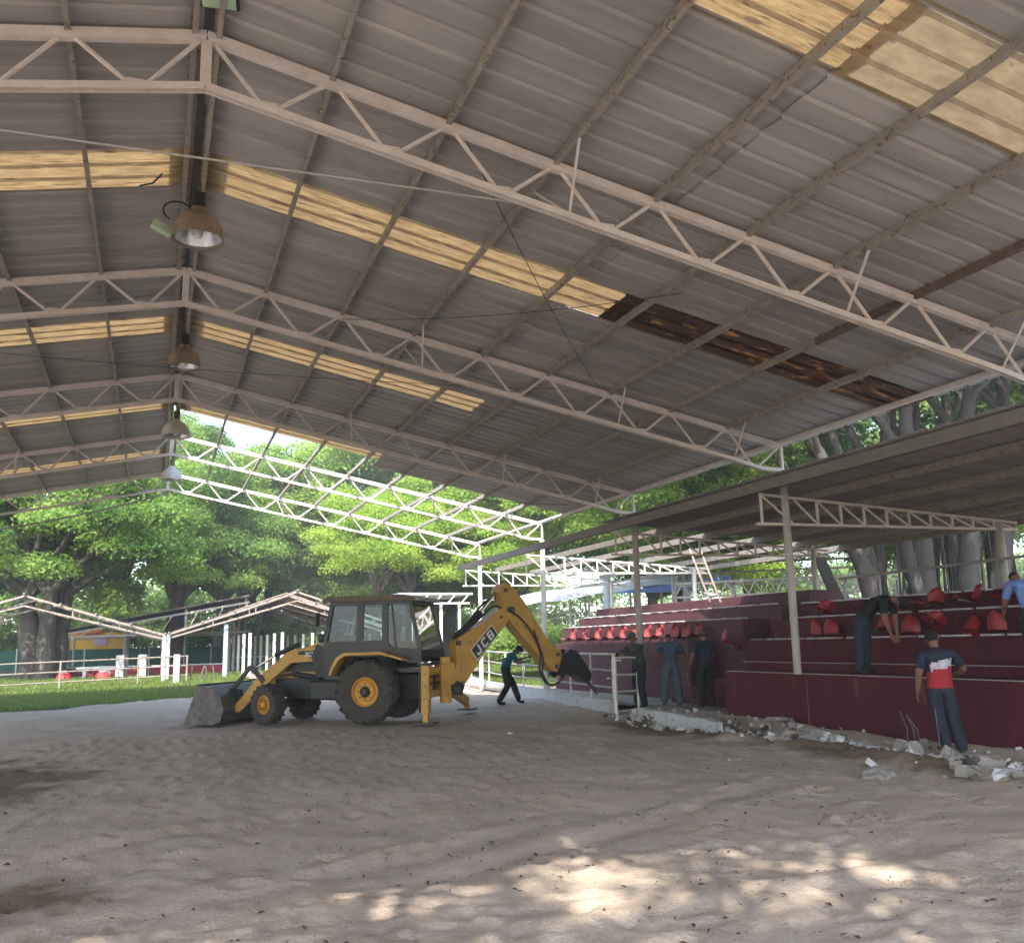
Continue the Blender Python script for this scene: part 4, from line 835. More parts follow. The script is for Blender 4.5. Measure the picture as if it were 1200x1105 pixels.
for s_ in (1, -1):
    o = link('lettering', tm, bon); ax = Vector((-s_, 0, 0)); nn = Vector((0, s_, 0)); up = nn.cross(ax); o.matrix_local = Matrix.Translation(Vector((1.36, s_*.665 if 0 else s_*.444, 1.40))) @ Matrix((ax, up, nn)).transposed().to_4x4()
    part(MB().prism([(1.08,1.46),(1.10,1.60),(1.75,1.58),(1.78,1.50)], s_*.652, s_*.656), 'arm_stripe', M['black'])
    o = link('lettering', text_mesh('3CX', .13, 'lettering', M['whiteprint'], .002, .15, .004), la if s_ < 0 else la); o.matrix_local = Matrix.Translation(Vector((1.48, s_*.66, 1.50))) @ Matrix((ax, up, nn)).transposed().to_4x4()
# ------------------------------------------------------------------ people
def person(label, loc, face, J, mats, scale=1.0, extra=None, cut=None, bulk=1.0, group=None):
    """J: joint table in metres for a 1.75 m figure; x right, y forward, z up"""
    t = empty('person', loc, label, 'person', group, rz=face); t.scale = (scale,)*3
    D = dict(pel=(0,0,.95), wai=(0,.0,1.08), che=(0,0,1.30), nck=(0,-.01,1.47), hdb=(0,.01,1.55), hdm=(0,.025,1.63), hdt=(0,.015,1.72),
             shl=(-.18,0,1.42), ell=(-.25,-.03,1.14), wrl=(-.27,.05,.90), shr=(.18,0,1.42), elr=(.25,-.03,1.14), wrr=(.27,.05,.90),
             hil=(-.10,0,.90), knl=(-.11,.02,.50), anl=(-.12,-.03,.09), tol=(-.13,.15,.035), hir=(.10,0,.90), knr=(.11,.02,.50), anr=(.12,-.03,.09), tor=(.13,.15,.035))
    D.update(J); D = {k: Vector(v) for k, v in D.items()}
    V = []; E = []; RD = []; TG = []
    def v(p, r_, tg, par=None):
        V.append(Vector(p)); RD.append(r_ if isinstance(r_, tuple) else (r_, r_)); TG.append(tg); i = len(V)-1
        if par is not None: E.append((par, i))
        return i
    B = bulk
    pel = v(D['pel'], (.168*B, .13*B), 'leg'); wa = v(D['wai'], (.170*B, .130*B), 'top', pel); ch = v(D['che'], (.175*B, .125*B), 'top', wa)
    sh = v(D['che'].lerp(D['nck'], .72), (.13*B, .09), 'top', ch); nk = v(D['nck'], .058, 'skin', sh); h0 = v(D['hdb'], (.068, .078), 'skin', nk); h1 = v(D['hdm'], (.078, .095), 'head', h0); h2 = v(D['hdt'], (.058, .07), 'hair', h1)
    fw = (D['hdm']-D['hdb']).cross(D['shr']-D['shl']); fw = -fw if fw.y < 0 and abs(fw.y) > abs(fw.z) else fw
    fw = (D['shr']-D['shl']).cross(D['hdt']-D['hdb']).normalized()*-1 if 0 else ((D['hdt']-D['hdb']).cross(D['shr']-D['shl'])).normalized()
    for s_ in 'lr':
        sd_ = D['sh'+s_]; a = v(sd_, .072*B, 'top', sh); m_ = v(sd_.lerp(D['el'+s_], .5), .062*B, 'sleeve', a); e = v(D['el'+s_], .047, 'arm', m_); f_ = v(D['el'+s_].lerp(D['wr'+s_], .35), .045, 'arm', e); wv = v(D['wr'+s_], .029, 'arm', f_)
        d = (D['wr'+s_]-D['el'+s_]).normalized(); hd_ = D.get('hd'+s_, D['wr'+s_]+d*.08+Vector((0, .01, -.01))); pm_ = v(D['wr'+s_].lerp(hd_, .75), (.036, .02), 'skin', wv)
        dd = (hd_-D['wr'+s_]).normalized(); sx_ = Vector((0, 1, 0)) if abs(dd.y) < .8 else Vector((0, 0, 1)); sx_ = (sx_-dd*sx_.dot(dd)).normalized(); cu_ = dd.cross(sx_)*(1 if s_ == 'l' else -1)
        for k, ln in enumerate((.068, .080, .075, .058)):
            b0 = hd_+sx_*(.027-.018*k); p1 = v(b0, .0105, 'skin', pm_); p2 = v(b0+dd*ln*.55+cu_*.008, .009, 'skin', p1); v(b0+dd*ln*.9+cu_*.03, .0075, 'skin', p2)
        th = v(D['wr'+s_].lerp(hd_, .45)+sx_*.034+cu_*.012, .011, 'skin', pm_); v(D['wr'+s_].lerp(hd_, .95)+sx_*.052+cu_*.022, .009, 'skin', th)
        hp = v(D['hi'+s_], .102*B, 'leg', pel); t1 = v(D['hi'+s_].lerp(D['kn'+s_], .45), .092*B, 'leg', hp); kn = v(D['kn'+s_], .076*B, 'leg', t1); cf = v(D['kn'+s_].lerp(D['an'+s_], .5), .074*B, 'leg', kn); an = v(D['an'+s_]+Vector((0,0,.02)), .068*B, 'leg', cf); hl = v(D['an'+s_]+Vector((0,-.02,-.05)), .042, 'shoe', an); v(D['to'+s_], (.046, .033), 'shoe', hl)
    me = bpy.data.meshes.new('body'); me.from_pydata([tuple(p) for p in V], E, []); o = bpy.data.objects.new('body', me); COL.objects.link(o)
    sk_ = o.modifiers.new('s', 'SKIN'); sk_.use_smooth_shade = True; sk_.branch_smoothing = .4
    if not me.skin_vertices: me.attributes.new('x', 'FLOAT', 'POINT')
    for i, r_ in enumerate(RD): me.skin_vertices[0].data[i].radius = r_
    me.skin_vertices[0].data[0].use_root = True
    ss = o.modifiers.new('u', 'SUBSURF'); ss.levels = 3; ss.render_levels = 3
    dg = bpy.context.evaluated_depsgraph_get(); m2 = bpy.data.meshes.new_from_object(o.evaluated_get(dg)); COL.objects.unlink(o); bpy.data.objects.remove(o)
    m2.name = 'body'; m2.materials.clear()
    order = ['skin', 'top', 'leg', 'shoe', 'hair', 'arm', 'sleeve', 'head']
    mm = dict(skin=M['skin'], head=M['skin'], arm=M['skin'], sleeve=None); mm.update(mats); mm['sleeve'] = mm.get('sleeve') or mm['top']
    mm.setdefault('hair', M['hair']); mm.setdefault('shoe', M['shoe'])
    for k in order: m2.materials.append(mm[k])
    HU = (D['hdt']-D['hdb']).normalized(); HR = (D['shr']-D['shl']).normalized(); HF = HU.cross((HR-HU*HR.dot(HU)).normalized())
    VT = np.array([tuple(p) for p in V]); SE = [(a, b_) for a, b_ in E]
    A = VT[[a for a, b_ in SE]]; Bv = VT[[b_ for a, b_ in SE]]; AB = Bv-A; L2 = (AB**2).sum(1)+1e-9; rad = np.array([max(RD[b_]) for a, b_ in SE])
    cen = np.array([tuple(p.center) for p in m2.polygons]); mi = []
    for c in cen:
        tt = np.clip(((c-A)*AB).sum(1)/L2, 0, 1); d2 = np.sqrt((((A+AB*tt[:, None])-c)**2).sum(1))-.5*rad; k = d2.argmin(); a, b_ = SE[k]
        tg = TG[a] if tt[k] < .5 else TG[b_]
        if tg in ('head', 'hair', 'skin') and k < 7:
            q_ = Vector(c)-D['hdm']; tg = 'hair' if (q_.dot(HU) > -.035 and q_.dot(HF) < .012) or q_.dot(HU) > .055 else 'skin'
        if cut: tg = cut(c, tg)
        mi.append(order.index(tg))
    m2.polygons.foreach_set('material_index', mi); m2.polygons.foreach_set('use_smooth', [True]*len(mi))
    link('body', m2, t)
    # face: nose, ears, eyes, mouth
    up = (D['hdt']-D['hdb']).normalized(); rt = (D['shr']-D['shl']).normalized(); rt = (rt-up*rt.dot(up)).normalized(); f0 = up.cross(rt); hc = D['hdm']-up*.015
    mb = MB(); q = hc+f0*.088; mb.tube([q+up*.03, q+f0*.012, q-up*.012+f0*.008], [.006, .014, .010], 6); mb.build('nose', M['skin'], t)
    for s_ in (1, -1): MB().tube([hc+rt*s_*.074+up*.03, hc+rt*s_*.086+up*.01-f0*.006, hc+rt*s_*.076-up*.025], [.006, .015, .007], 6).build('ear', M['skin'], t); MB().box(hc+f0*.082+rt*s_*.030+up*.028, (.018, .018, .010)).build('eye', M['hair'], t)
    MB().tube([hc+f0*.083-rt*.022-up*.042, hc+f0*.089-up*.043, hc+f0*.083+rt*.022-up*.042], .004, 5).build('mouth', simple('lip', (.16,.06,.05)), t)
    if extra: extra(t, D, hc, up, rt, f0)
    return t
def cap(mat, brim=True, back=False):
    def f(t, D, hc, up, rt, f0):
        c = hc+up*.045; mb = MB(); V = []; n_ = 16
        for r_, h in ((.101, -.01), (.101, .03), (.088, .07), (.055, .095), (.0, .102)):
            for k in range(n_):
                a = 2*math.pi*k/n_; V.append(c+rt*math.cos(a)*r_*.88+f0*math.sin(a)*r_*1.08+up*h)
        mb.add(V, [(i*n_+k, i*n_+(k+1) % n_, (i+1)*n_+(k+1) % n_, (i+1)*n_+k) for i in range(4) for k in range(n_)]); o = mb.build('cap', mat, t, smooth='all')
        if brim:
            mb = MB(); g_ = -f0 if back else f0; V = [c+rt*x*.085+g_*(.09+.085*math.sqrt(max(0, 1-x*x)))-up*.012*1 for x in (-1, -.6, 0, .6, 1)] + [c+rt*x*.085+g_*(.09*math.sqrt(max(.15, 1-x*x)))+up*.002 for x in (1, .6, 0, -.6, -1)]
            mb.add(V, [tuple(range(10))]); mb.add([p-up*.008 for p in V], [tuple(range(9, -1, -1))]); mb.build('brim', mat, o)
    return f
fr = lambda ax, ay: math.atan2(-ax, ay)     # facing angle for a direction in the ground plane
zs = lambda x, y: float(sandz(np.array([[x]]), np.array([[y]]))[0, 0])
# 1 man beside the dipper, seen from his side, walking and stooping to the left arm
person('man in teal shirt and black trousers stooping under the raised yellow arm', (9.28, 25.0, zs(9.28, 25.0)), fr(.9, -.2),
  dict(pel=(0,-.02,.90), wai=(0,.0,1.04), che=(0,.10,1.22), nck=(0,.22,1.34), hdb=(0,.28,1.38), hdm=(0,.35,1.42), hdt=(0,.40,1.48), shl=(-.18,.15,1.30), shr=(.18,.15,1.30), ell=(-.2,.36,1.15), wrl=(-.12,.58,1.22), elr=(.22,.30,1.08), wrr=(.16,.52,1.12), hil=(-.1,-.02,.86), hir=(.1,-.02,.86), knl=(-.1,.20,.52), anl=(-.1,.34,.12), tol=(-.1,.50,.04), knr=(.1,.02,.48), anr=(.1,-.22,.09), tor=(.1,-.04,.035)),
  dict(top=M['teal'], leg=M['blackc'], shoe=M['blackc']), 1.04, cap(M['hair'], False), bulk=1.25)
# 2 man in green cap, olive jacket, leaning on the gate, facing left / the breaker
person('man in green cap and dark olive jacket resting both arms on the loose gate', (11.0, 20.42, .05), fr(-.9, -.25),
  dict(che=(0,.06,1.29), nck=(0,.12,1.46), hdb=(0,.14,1.54), hdm=(0,.17,1.62), hdt=(0,.17,1.71), shl=(-.18,.08,1.41), shr=(.18,.08,1.41), ell=(-.22,.36,1.26), wrl=(-.2,.62,1.24), elr=(.24,.34,1.22), wrr=(.22,.60,1.25), knl=(-.1,.05,.5), knr=(.12,.0,.5)),
  dict(top=M['olive'], arm=M['olive'], leg=M['blackc'], shoe=M['blackc']), 1.03, cap(M['capg']), bulk=1.2)
# 3 man seen from behind in blue work shirt with a bar
def bar(t, D, hc, up, rt, f0): pass
person('man in blue work shirt and grey-blue trousers seen from behind at the railing', (11.75, 20.2, .08), fr(.35, .9),
  dict(nck=(0,.05,1.46), hdb=(0,.09,1.53), hdm=(0,.13,1.60), hdt=(0,.15,1.68), shl=(-.2,.02,1.40), shr=(.2,.02,1.40), ell=(-.30,.06,1.16), wrl=(-.27,.25,1.0), elr=(.33,.02,1.15), wrr=(.40,.08,.92), knl=(-.15,.02,.5), anl=(-.18,-.02,.09), tol=(-.2,.14,.035), knr=(.14,.02,.5), anr=(.18,-.03,.09), tor=(.2,.13,.035)),
  dict(top=M['dblue'], leg=M['bluegrey'], shoe=M['shoe']), 1.02, bulk=1.3)
tag(MB().tube([(12.02, 19.72, .1), (11.95, 19.85, 1.06)], .018, 8).build('crowbar', M['steel']), 'dark iron bar held upright by the man in the blue work shirt', 'bar')
# 4 man in navy with grey cap
person('man all in dark navy with a grey cap standing behind the broken kerb', (12.05, 19.15, .08), fr(.1, .95),
  dict(shl=(-.2,0,1.42), shr=(.2,0,1.42), ell=(-.29,.02,1.16), wrl=(-.31,.12,.94), elr=(.26,.05,1.15), wrr=(.2,.25,1.05)),
  dict(top=M['navy'], leg=M['blackc'], shoe=M['blackc']), 1.02, cap(M['greycap']), bulk=1.28)
# 5 man bending over the seats
person('man in black shirt and dark jeans bending over the red seats on the stand', (11.85, 13.55, .977), fr(.45, -.9),
  dict(pel=(0,0,.93), wai=(0,.10,1.03), che=(0,.32,1.20), nck=(0,.50,1.22), hdb=(0,.58,1.20), hdm=(0,.66,1.16), hdt=(0,.74,1.14), shl=(-.18,.44,1.18), shr=(.18,.44,1.18), ell=(-.2,.48,.90), wrl=(-.15,.50,.66), elr=(.22,.46,.90), wrr=(.16,.52,.64), hil=(-.1,0,.88), hir=(.1,0,.88), knl=(-.11,-.03,.48), knr=(.11,-.03,.48), anl=(-.12,-.06,.09), anr=(.12,-.06,.09), tol=(-.13,.12,.035), tor=(.13,.12,.035)),
  dict(top=M['blackc'], leg=M['jean'], shoe=M['blackc']), 1.06, cap(M['hair'], False), bulk=1.25)
# 6 man with the tricolour shirt
def tri(c, tg):
    if tg in ('top', 'sleeve') and c[2] < 1.44:
        if abs(c[0]) > .23: return tg
        k = c[2] - .30*c[0]*1.0
        if k < 1.17: return 'hair' if 0 else 'shoe2' if 0 else 'redx'
        if k < 1.29: return 'whx'
    return tg
_p = person
def person6():
    order_fix = dict(top=M['navy'], leg=M['jean'], shoe=M['shoe'])
    global M_top
    t = _p('man in navy, white and red shirt with a black cap standing at the maroon wall', (10.50, 10.55, -.03), fr(.5, .86),
      dict(nck=(0,.03,1.46), hdb=(-.01,.07,1.54), hdm=(-.02,.10,1.62), hdt=(-.03,.11,1.71), shl=(-.2,0,1.41), shr=(.2,0,1.41), ell=(-.28,-.02,1.13), wrl=(-.30,.06,.88), elr=(.36,.02,1.18), wrr=(.26,.22,1.10), knl=(-.05,.04,.52), anl=(.0,-.02,.13), tol=(-.02,.15,.08), knr=(.14,.03,.50), anr=(.20,-.05,.09), tor=(.24,.10,.035)),
      order_fix, .99, cap(M['hair'], True), bulk=1.28)
    me = t.children[0].data; me.materials.append(M['redc']); me.materials.append(M['whitec'])
    for p in me.polygons:
        c = p.center
        if p.material_index in (1, 6, 2) and .93 < c[2] < 1.43 and abs(c[0]) < .225:
            k = c[2] - .22*c[0]
            if k < 1.20: p.material_index = 8
            elif k < 1.31 and -.13 < c[0] < .17: p.material_index = 9
    return t
person6()
# 7 man at the right edge
person('man in light blue shirt on the stand, cut by the right edge of the photo', (12.0, 10.15, .977), fr(.3, .9),
  dict(che=(-.03,.10,1.27), nck=(-.02,.25,1.40), hdb=(0,.32,1.44), hdm=(0,.40,1.48), hdt=(0,.45,1.54), shl=(-.2,.18,1.37), shr=(.18,.18,1.37), ell=(-.24,.3,1.1), wrl=(-.18,.45,.95), elr=(.24,.32,1.1), wrr=(.18,.48,.95)),
  dict(top=M['lblue'], leg=M['jean'], shoe=M['greycap']), 1.0, bulk=1.1)
# ------------------------------------------------------------------ foliage
def crown_mesh(seed, rad, n_clump, n_leaf, leaf, mat, flat=.75, fill=.35, clump=(.9, 1.9)):
    rs = np.random.RandomState(seed); rad = np.array(rad)
    u = rs.normal(size=(n_clump, 3)); u /= np.linalg.norm(u, axis=1)[:, None]; u[:, 2] = np.where(u[:, 2] < -.55, -u[:, 2], u[:, 2])
    rr_ = (fill + (1-fill)*rs.rand(n_clump)**.45); C = u*rr_[:, None]*rad*(1+.22*rs.normal(size=(n_clump, 1)))
    cr = rs.uniform(clump[0], clump[1], n_clump)
    wgt = cr**2; ci = rs.choice(n_clump, n_leaf, p=wgt/wgt.sum())
    d = rs.normal(size=(n_leaf, 3)); d /= np.linalg.norm(d, axis=1)[:, None]; d[:, 2] = np.where(d[:, 2] < -.25, -d[:, 2]*.7, d[:, 2])
    sh = .55+.5*rs.rand(n_leaf)**.6
    P = C[ci] + d*(cr[ci]*sh)[:, None]*np.array([1, 1, flat]) + rs.normal(size=(n_leaf, 3))*.05
    nn = d + .75*rs.normal(size=(n_leaf, 3)); nn[:, 2] += .35; nn /= np.linalg.norm(nn, axis=1)[:, None]
    a = rs.normal(size=(n_leaf, 3)); t = np.cross(nn, a); t /= np.linalg.norm(t, axis=1)[:, None]; b = np.cross(nn, t)
    s = leaf*rs.uniform(.6, 1.35, n_leaf)[:, None]
    V = np.stack([P-t*s*.5, P+b*s*.27-nn*s*.06, P+t*s*.5-nn*s*.12, P-b*s*.27-nn*s*.06], 1).reshape(-1, 3)
    me = bpy.data.meshes.new('crown'); me.vertices.add(n_leaf*4); me.vertices.foreach_set('co', V.ravel()); me.loops.add(n_leaf*4); me.loops.foreach_set('vertex_index', np.arange(n_leaf*4, dtype=np.int32))
    me.polygons.add(n_leaf); me.polygons.foreach_set('loop_start', np.arange(n_leaf, dtype=np.int32)*4); me.polygons.foreach_set('loop_total', np.full(n_leaf, 4, np.int32)); me.update(calc_edges=True)
    tone = np.clip(.45+.22*rs.normal(size=n_clump)[ci]+.2*rs.normal(size=n_leaf), 0, 1); tone = np.where(rs.rand(n_leaf) < .02, 1, np.minimum(tone, .93))
    at = me.attributes.new('tone', 'FLOAT', 'FACE'); at.data.foreach_set('value', tone.astype(np.float32)); me.materials.append(mat); return me, C
CR = {}
CR['deep'] = crown_mesh(1, (6.5, 5.0, 4.2), 80, 62000, .22, M['leafdeep'])
CR['deep2'] = crown_mesh(2, (5.5, 4.5, 4.6), 70, 52000, .22, M['leafdeep'])
CR['mid'] = crown_mesh(3, (6.5, 5.0, 4.0), 50, 32000, .22, M['leafmid'], fill=.2, clump=(.8, 1.8))
CR['mid2'] = crown_mesh(4, (6.0, 5.0, 4.4), 70, 50000, .22, M['leafmid'])
CR['lime'] = crown_mesh(5, (6.0, 4.5, 3.8), 70, 54000, .20, M['leaflime'])
CR['lime2'] = crown_mesh(6, (5.0, 4.0, 3.6), 60, 42000, .19, M['leaflime'])
CR['small'] = crown_mesh(7, (1.6, 1.3, 1.15), 34, 12000, .13, M['leafmid'], clump=(.3, .6))
CR['lace'] = crown_mesh(8, (5.5, 5.0, 3.0), 26, 7500, .24, M['leafmid'], fill=.15, clump=(.7, 1.5))
def limb(mb, a, b_, r0, r1, seed, n_=6, wob=.08, sides=8):
    r_ = random.Random(seed); a = Vector(a); b_ = Vector(b_); L = (b_-a).length; pts = []
    for i in range(n_+1):
        t = i/n_; p = a.lerp(b_, t) + Vector((0, 0, .10*L*math.sin(math.pi*t)*.3))
        if 0 < i < n_: p += Vector((r_.uniform(-1, 1), r_.uniform(-1, 1), 0))*wob*L*.5
        pts.append(p)
    mb.tube(pts, [r0+(r1-r0)*(i/n_)**.8 for i in range(n_+1)], sides, cap=False)
def tree(name, base, crowns, label, group=None, tr=.3, bark='darkbark', multi=1, flare=1.6):
    """crowns: (key, dx, dy, z, scale, rot)"""
    t = empty(name, base, label, 'tree', group); mb = MB(); r_ = random.Random(hash(label) % 999 if 0 else len(label)*7+int(base[0]*3))
    zc = min(c[3] for c in crowns)
    for m_ in range(multi):
        a0 = 2*math.pi*m_/max(1, multi); o = Vector((math.cos(a0), math.sin(a0), 0))*(tr*1.1 if multi > 1 else 0); top = Vector((o.x*2.4+r_.uniform(-.3, .3), o.y*2.4, zc*.62)); limb(mb, o*1.0+Vector((0, 0, -.3)), top, tr*flare*.8, tr*.7, r_.random(), 7, .05)
        for (k_, dx, dy, z, s_, rot) in crowns:
            C = CR[k_][1]; n_b = max(2, 6//multi)
            for q in range(n_b):
                c = Vector(C[r_.randrange(len(C))])*s_; c = Matrix.Rotation(rot, 3, 'Z') @ c; e = Vector((dx, dy, z))+c*.85; mid = top.lerp(e, .45)+Vector((r_.uniform(-.5, .5), r_.uniform(-.5, .5), .3)); limb(mb, top, mid, tr*.55, tr*.3, r_.random(), 4, .08, 6); limb(mb, mid, e, tr*.3, .03, r_.random(), 4, .08, 5)
    mb.build('trunk', M[bark], t, smooth='all')
    for (k_, dx, dy, z, s_, rot) in crowns: o = link('crown', CR[k_][0], t, (dx, dy, z), (0, 0, rot)); o.scale = (s_, s_, s_*.95)
    return t
GT = 'trees beyond the arena'
tree('ficus_tree', (-4.6, 47, .5), [('deep', -2.5, 0, 6.6, .95, .4), ('deep2', 2.0, -1.5, 6.0, .85, 2.2), ('deep2', -.5, 1.5, 9.2, .8, 4)], 'large dark green ficus with a pale many-stemmed trunk at the far left', GT, .42, 'bark', 5)
tree('broad_tree', (1.2, 56, .5), [('deep', -1.0, 0, 7.4, .95, 1.3), ('deep2', 1.8, -1, 6.0, .75, 3.3), ('mid2', .5, 1, 10.0, .7, 2)], 'rounded deep green tree with a thick dark trunk behind the second bare gable frame', GT, .55)
tree('broad_tree', (-9.5, 52, .5), [('deep2', 0, 0, 8.5, 1.15, 2.0), ('deep', -1, 2, 12, .9, .6)], 'tall dark tree cut by the left edge of the photo', GT, .5)
tree('open_tree', (6.5, 72, .5), [('lace', -2.2, 0, 8.5, 1.15, .5), ('mid', 2.5, 1, 11.0, 1.0, 2), ('lace', 2.4, -2, 7.5, 1.0, 4), ('mid', 5, 0, 5.5, .8, 1)], 'open crowned tree with pale leaning limbs and sky showing through its foliage', GT, .45, 'bark', 3)
tree('tall_tree', (4.0, 66, .5), [('lime', 2.0, 0, 10.9, 1.0, .2), ('mid', -4, 2, 9.5, 1.1, 1.2), ('mid2', 2, 2, 7, 1.2, 2)], 'tall mid green tree topping the others just right of the ridge, against blue sky', GT, .5)
tree('tall_tree', (15, 63, .5), [('lime', 0, 0, 10.5, 1.25, 2.6), ('lime', 1.5, -2, 14.2, 1.0, .7)], 'tall green tree with a lime coloured top behind the white bare trusses', GT, .5)
tree('lime_tree', (12.2, 50, .5), [('lime2', -.8, -.8, 6.2, .72, 1.0), ('lime2', 1.4, .8, 7.6, .66, 2.4)], 'bright lime green tree hanging over the digger cab', GT, .28, 'bark', 2)
tree('lime_tree', (20.5, 52, .5), [('lime', 0, 0, 8.8, 1.05, 3.0), ('lime2', -3.8, -1.5, 6.0, .8, 1.5)], 'bright lime green tree right above the raised digging arm', GT, .4)
tree('dark_tree', (15.5, 55.5, .5), [('deep2', 0, 0, 5.4, .95, 1.8), ('deep', 3, 1, 5.0, .8, 2.8)], 'dark shaded tree low behind the small flat roofed stand', GT, .5, 'bark', 4)
tree('lime_tree', (29, 52, .5), [('lime', 0, 0, 10.5, 1.2, 4.0), ('lime', 2, 0, 6.8, 1.0, .3), ('lime2', 7, 2, 6, 1.1, 1)], 'broad yellow-green tree above the blue and white tarpaulin roof', GT, .45)
tree('lime_tree', (39, 56, .5), [('mid2', 0, 0, 8.5, 1.35, 5.0), ('lime', -2, -1, 12.5, 1.1, 2.2)], 'wide green tree behind the pavilion lattice right of the digger', GT, .5)
tree('lime_tree', (24, 40, .3), [('lime', 1.0, 0, 11.0, .95, 2.5), ('lime2', -2.5, 1.0, 9.0, .75, 2.5), ('lime2', 4, 0, 8, .9, 1)], 'tall lime green tree seen in the gap between shed eave and canopy', GT, .35)
tree('tall_tree', (-2, 76, .5), [('mid2', 0, 0, 12, 1.4, 5), ('deep', -8, 0, 10, 1.3, 1)], 'distant mid green tree behind the large ficus', GT, .5)
tree('tall_tree', (26, 74, .5), [('lime', 0, 0, 11, 1.6, 3), ('mid2', 10, 3, 10, 1.5, 1)], 'distant green tree filling the far right background', GT, .5)
tree('tall_tree', (46, 44, .3), [('mid2', 0, 0, 9, 1.4, 3.4), ('deep', 4, -6, 9, 1.3, 1.9)], 'dark green tree far behind the grandstand on the right', GT, .5)
tree('tall_tree', (12, 84, .5), [('mid2', 0, 0, 9, 1.5, 1), ('mid2', 9, 0, 8, 1.4, 2)], 'distant low green tree behind the digger', GT, .5)
tree('tall_tree', (-18, 70, .5), [('deep', 0, 0, 9, 1.5, 2), ('mid2', 9, 4, 7, 1.3, 2)], 'distant dark tree beyond the far left corner', GT, .5)
wm, _c = crown_mesh(21, (60, 7, 5.5), 420, 90000, .42, M['leafmid'], fill=.1, clump=(1.6, 3.2))
tag(link('far_wood', wm, None, (88, 66, 4.5), (0, 0, R(-55))), 'mass of distant trees behind the grandstand to the right', 'wood', kind='stuff')
tag(link('far_wood', wm, None, (12, 98, 3.2)), 'mass of distant trees closing the view behind everything', 'wood', kind='stuff')
wm, _c = crown_mesh(22, (34, 3, 2.2), 260, 60000, .26, M['leafdeep'], fill=.1, clump=(.7, 1.5))
tag(link('far_hedge', wm, None, (2, 70, 1.6)), 'dark hedge and undergrowth behind the green mesh fence', 'hedge', kind='stuff')
# bank of ficus behind the grandstand: many thick pale stems
fb = empty('banyan_tree', (22.8, 22.5, 0), 'huge banyan with many thick pale stems rising behind the grandstand canopy', 'tree')
r_ = random.Random(12)
stems = [(-2.4,-.6,-5.6,-.5,10,.34),(-1.7,.2,-3.4,1,12,.30),(-1.2,-.8,-2.2,-1.2,12,.42),(-.5,.3,-.6,1.5,12,.36),(.0,-.9,.3,-1.8,12,.44),(.7,.1,1.4,.2,12,.38),(1.3,-.8,2.6,-1.4,12,.46),(2.1,.3,4.6,.8,12,.36),(2.9,-.5,6.0,-1.4,11,.40),(-.9,.8,-1.6,2.6,12,.3),(.35,.6,.9,1.2,12,.28),(1.8,-1.2,3.4,-2.2,12,.3),(-1.5,-1.2,-3.9,-1.8,11,.26),(-2.0,.9,-5.2,3,11,.26),(1.0,1.1,2.0,3.5,12,.34)]
for i, (x0, y0, x1, y1, z1, r0) in enumerate(stems):
    r0 *= .72; mb = MB(); limb(mb, (x0, y0, -.3), (x0+(x1-x0)*.45, y0+(y1-y0)*.4, z1*.45), r0*1.25, r0*.9, i, 5, .05, 12); limb(mb, (x0+(x1-x0)*.45, y0+(y1-y0)*.4, z1*.45), (x1, y1, z1), r0*.9, r0*.35, i+50, 6, .06, 10)
    for q in range(3):
        a = Vector((x0+(x1-x0)*.7, y0+(y1-y0)*.7, z1*.7)); limb(mb, a, a+Vector((r_.uniform(-2.5, 2.5), r_.uniform(-2, 2), r_.uniform(1.5, 4))), r0*.38, .04, i*9+q, 4, .08, 6)
    mb.build('stem', M['bark'], fb, smooth='all')
mb = MB()
for i in range(38):
    x = r_.uniform(-2.6, 3.0); y = r_.uniform(-1.1, .2); mb.tube([(x, y, -.1), (x+r_.uniform(-.15, .15), y, 2.5), (x+r_.uniform(-.4, .4), y+r_.uniform(-.2, .2), 6)], [.05, .035, .02], 5)
o = mb.build('aerial_roots', M['bark'], fb); o['kind'] = 'stuff'
for (k_, dx, dy, z, s_, rot) in (('deep', -3.5, 2.5, 11.5, .9, .4), ('mid2', 3, 3.0, 11.8, 1.0, 1.9), ('mid', -7.5, 4, 9.6, .72, 1), ('deep2', 8, 1, 10.0, .9, 3), ('mid2', -1, 9, 8, 1.0, 3), ('deep2', -3.5, -7.5, 12.0, .8, 1), ('mid2', 3.5, -7, 12.0, .8, 4), ('mid', -4.5, 6, 5.2, .7, 2), ('mid', 5, 5, 5.5, .8, 2), ('lime2', -7, 2, 8.2, .6, 2)): o = link('crown', CR[k_][0], fb, (dx, dy, z), (0, 0, rot)); o.scale = (s_,)*3  # the two forward crowns are added, hidden above the roof, to shade the stems
# trees behind the viewer: their leaves throw the dappled light on the near sand
GB = 'trees behind the viewer'
for i, (bx, by, cs_) in enumerate(((-9.0, -6.5, [('lace', 3.8, .6, 10.2, .7, 2), ('lace', 3.4, 3.9, 11.0, .5, 2)]), (-2.6, -7.2, [('lace', 1.0, 1.8, 9.4, .72, 1.8), ('lace', 6.3, 3.2, 11.4, .38, 2.2), ('lace', 3.2, 1.0, 10.8, .7, 3), ('lace', .6, 4.6, 11.2, .55, 1), ('lace', 4.2, 4.3, 11.6, .42, 4)]), (4.2, -6.6, [('lace', -.6, .2, 9.2, .55, 3.3), ('lace', -2.6, 1.4, 10.6, .55, 1)]))):
    tree('shade_tree', (bx, by, 0), cs_, ('spreading tree left of the shed mouth behind the viewer', 'spreading tree in the middle of the shed mouth behind the viewer', 'spreading tree right of the shed mouth behind the viewer')[i], GB, .3)
sb = empty('round_shrub', (14.4, 38.5, .2), 'round bright green shrub beyond the railing behind the digging arm', 'shrub')
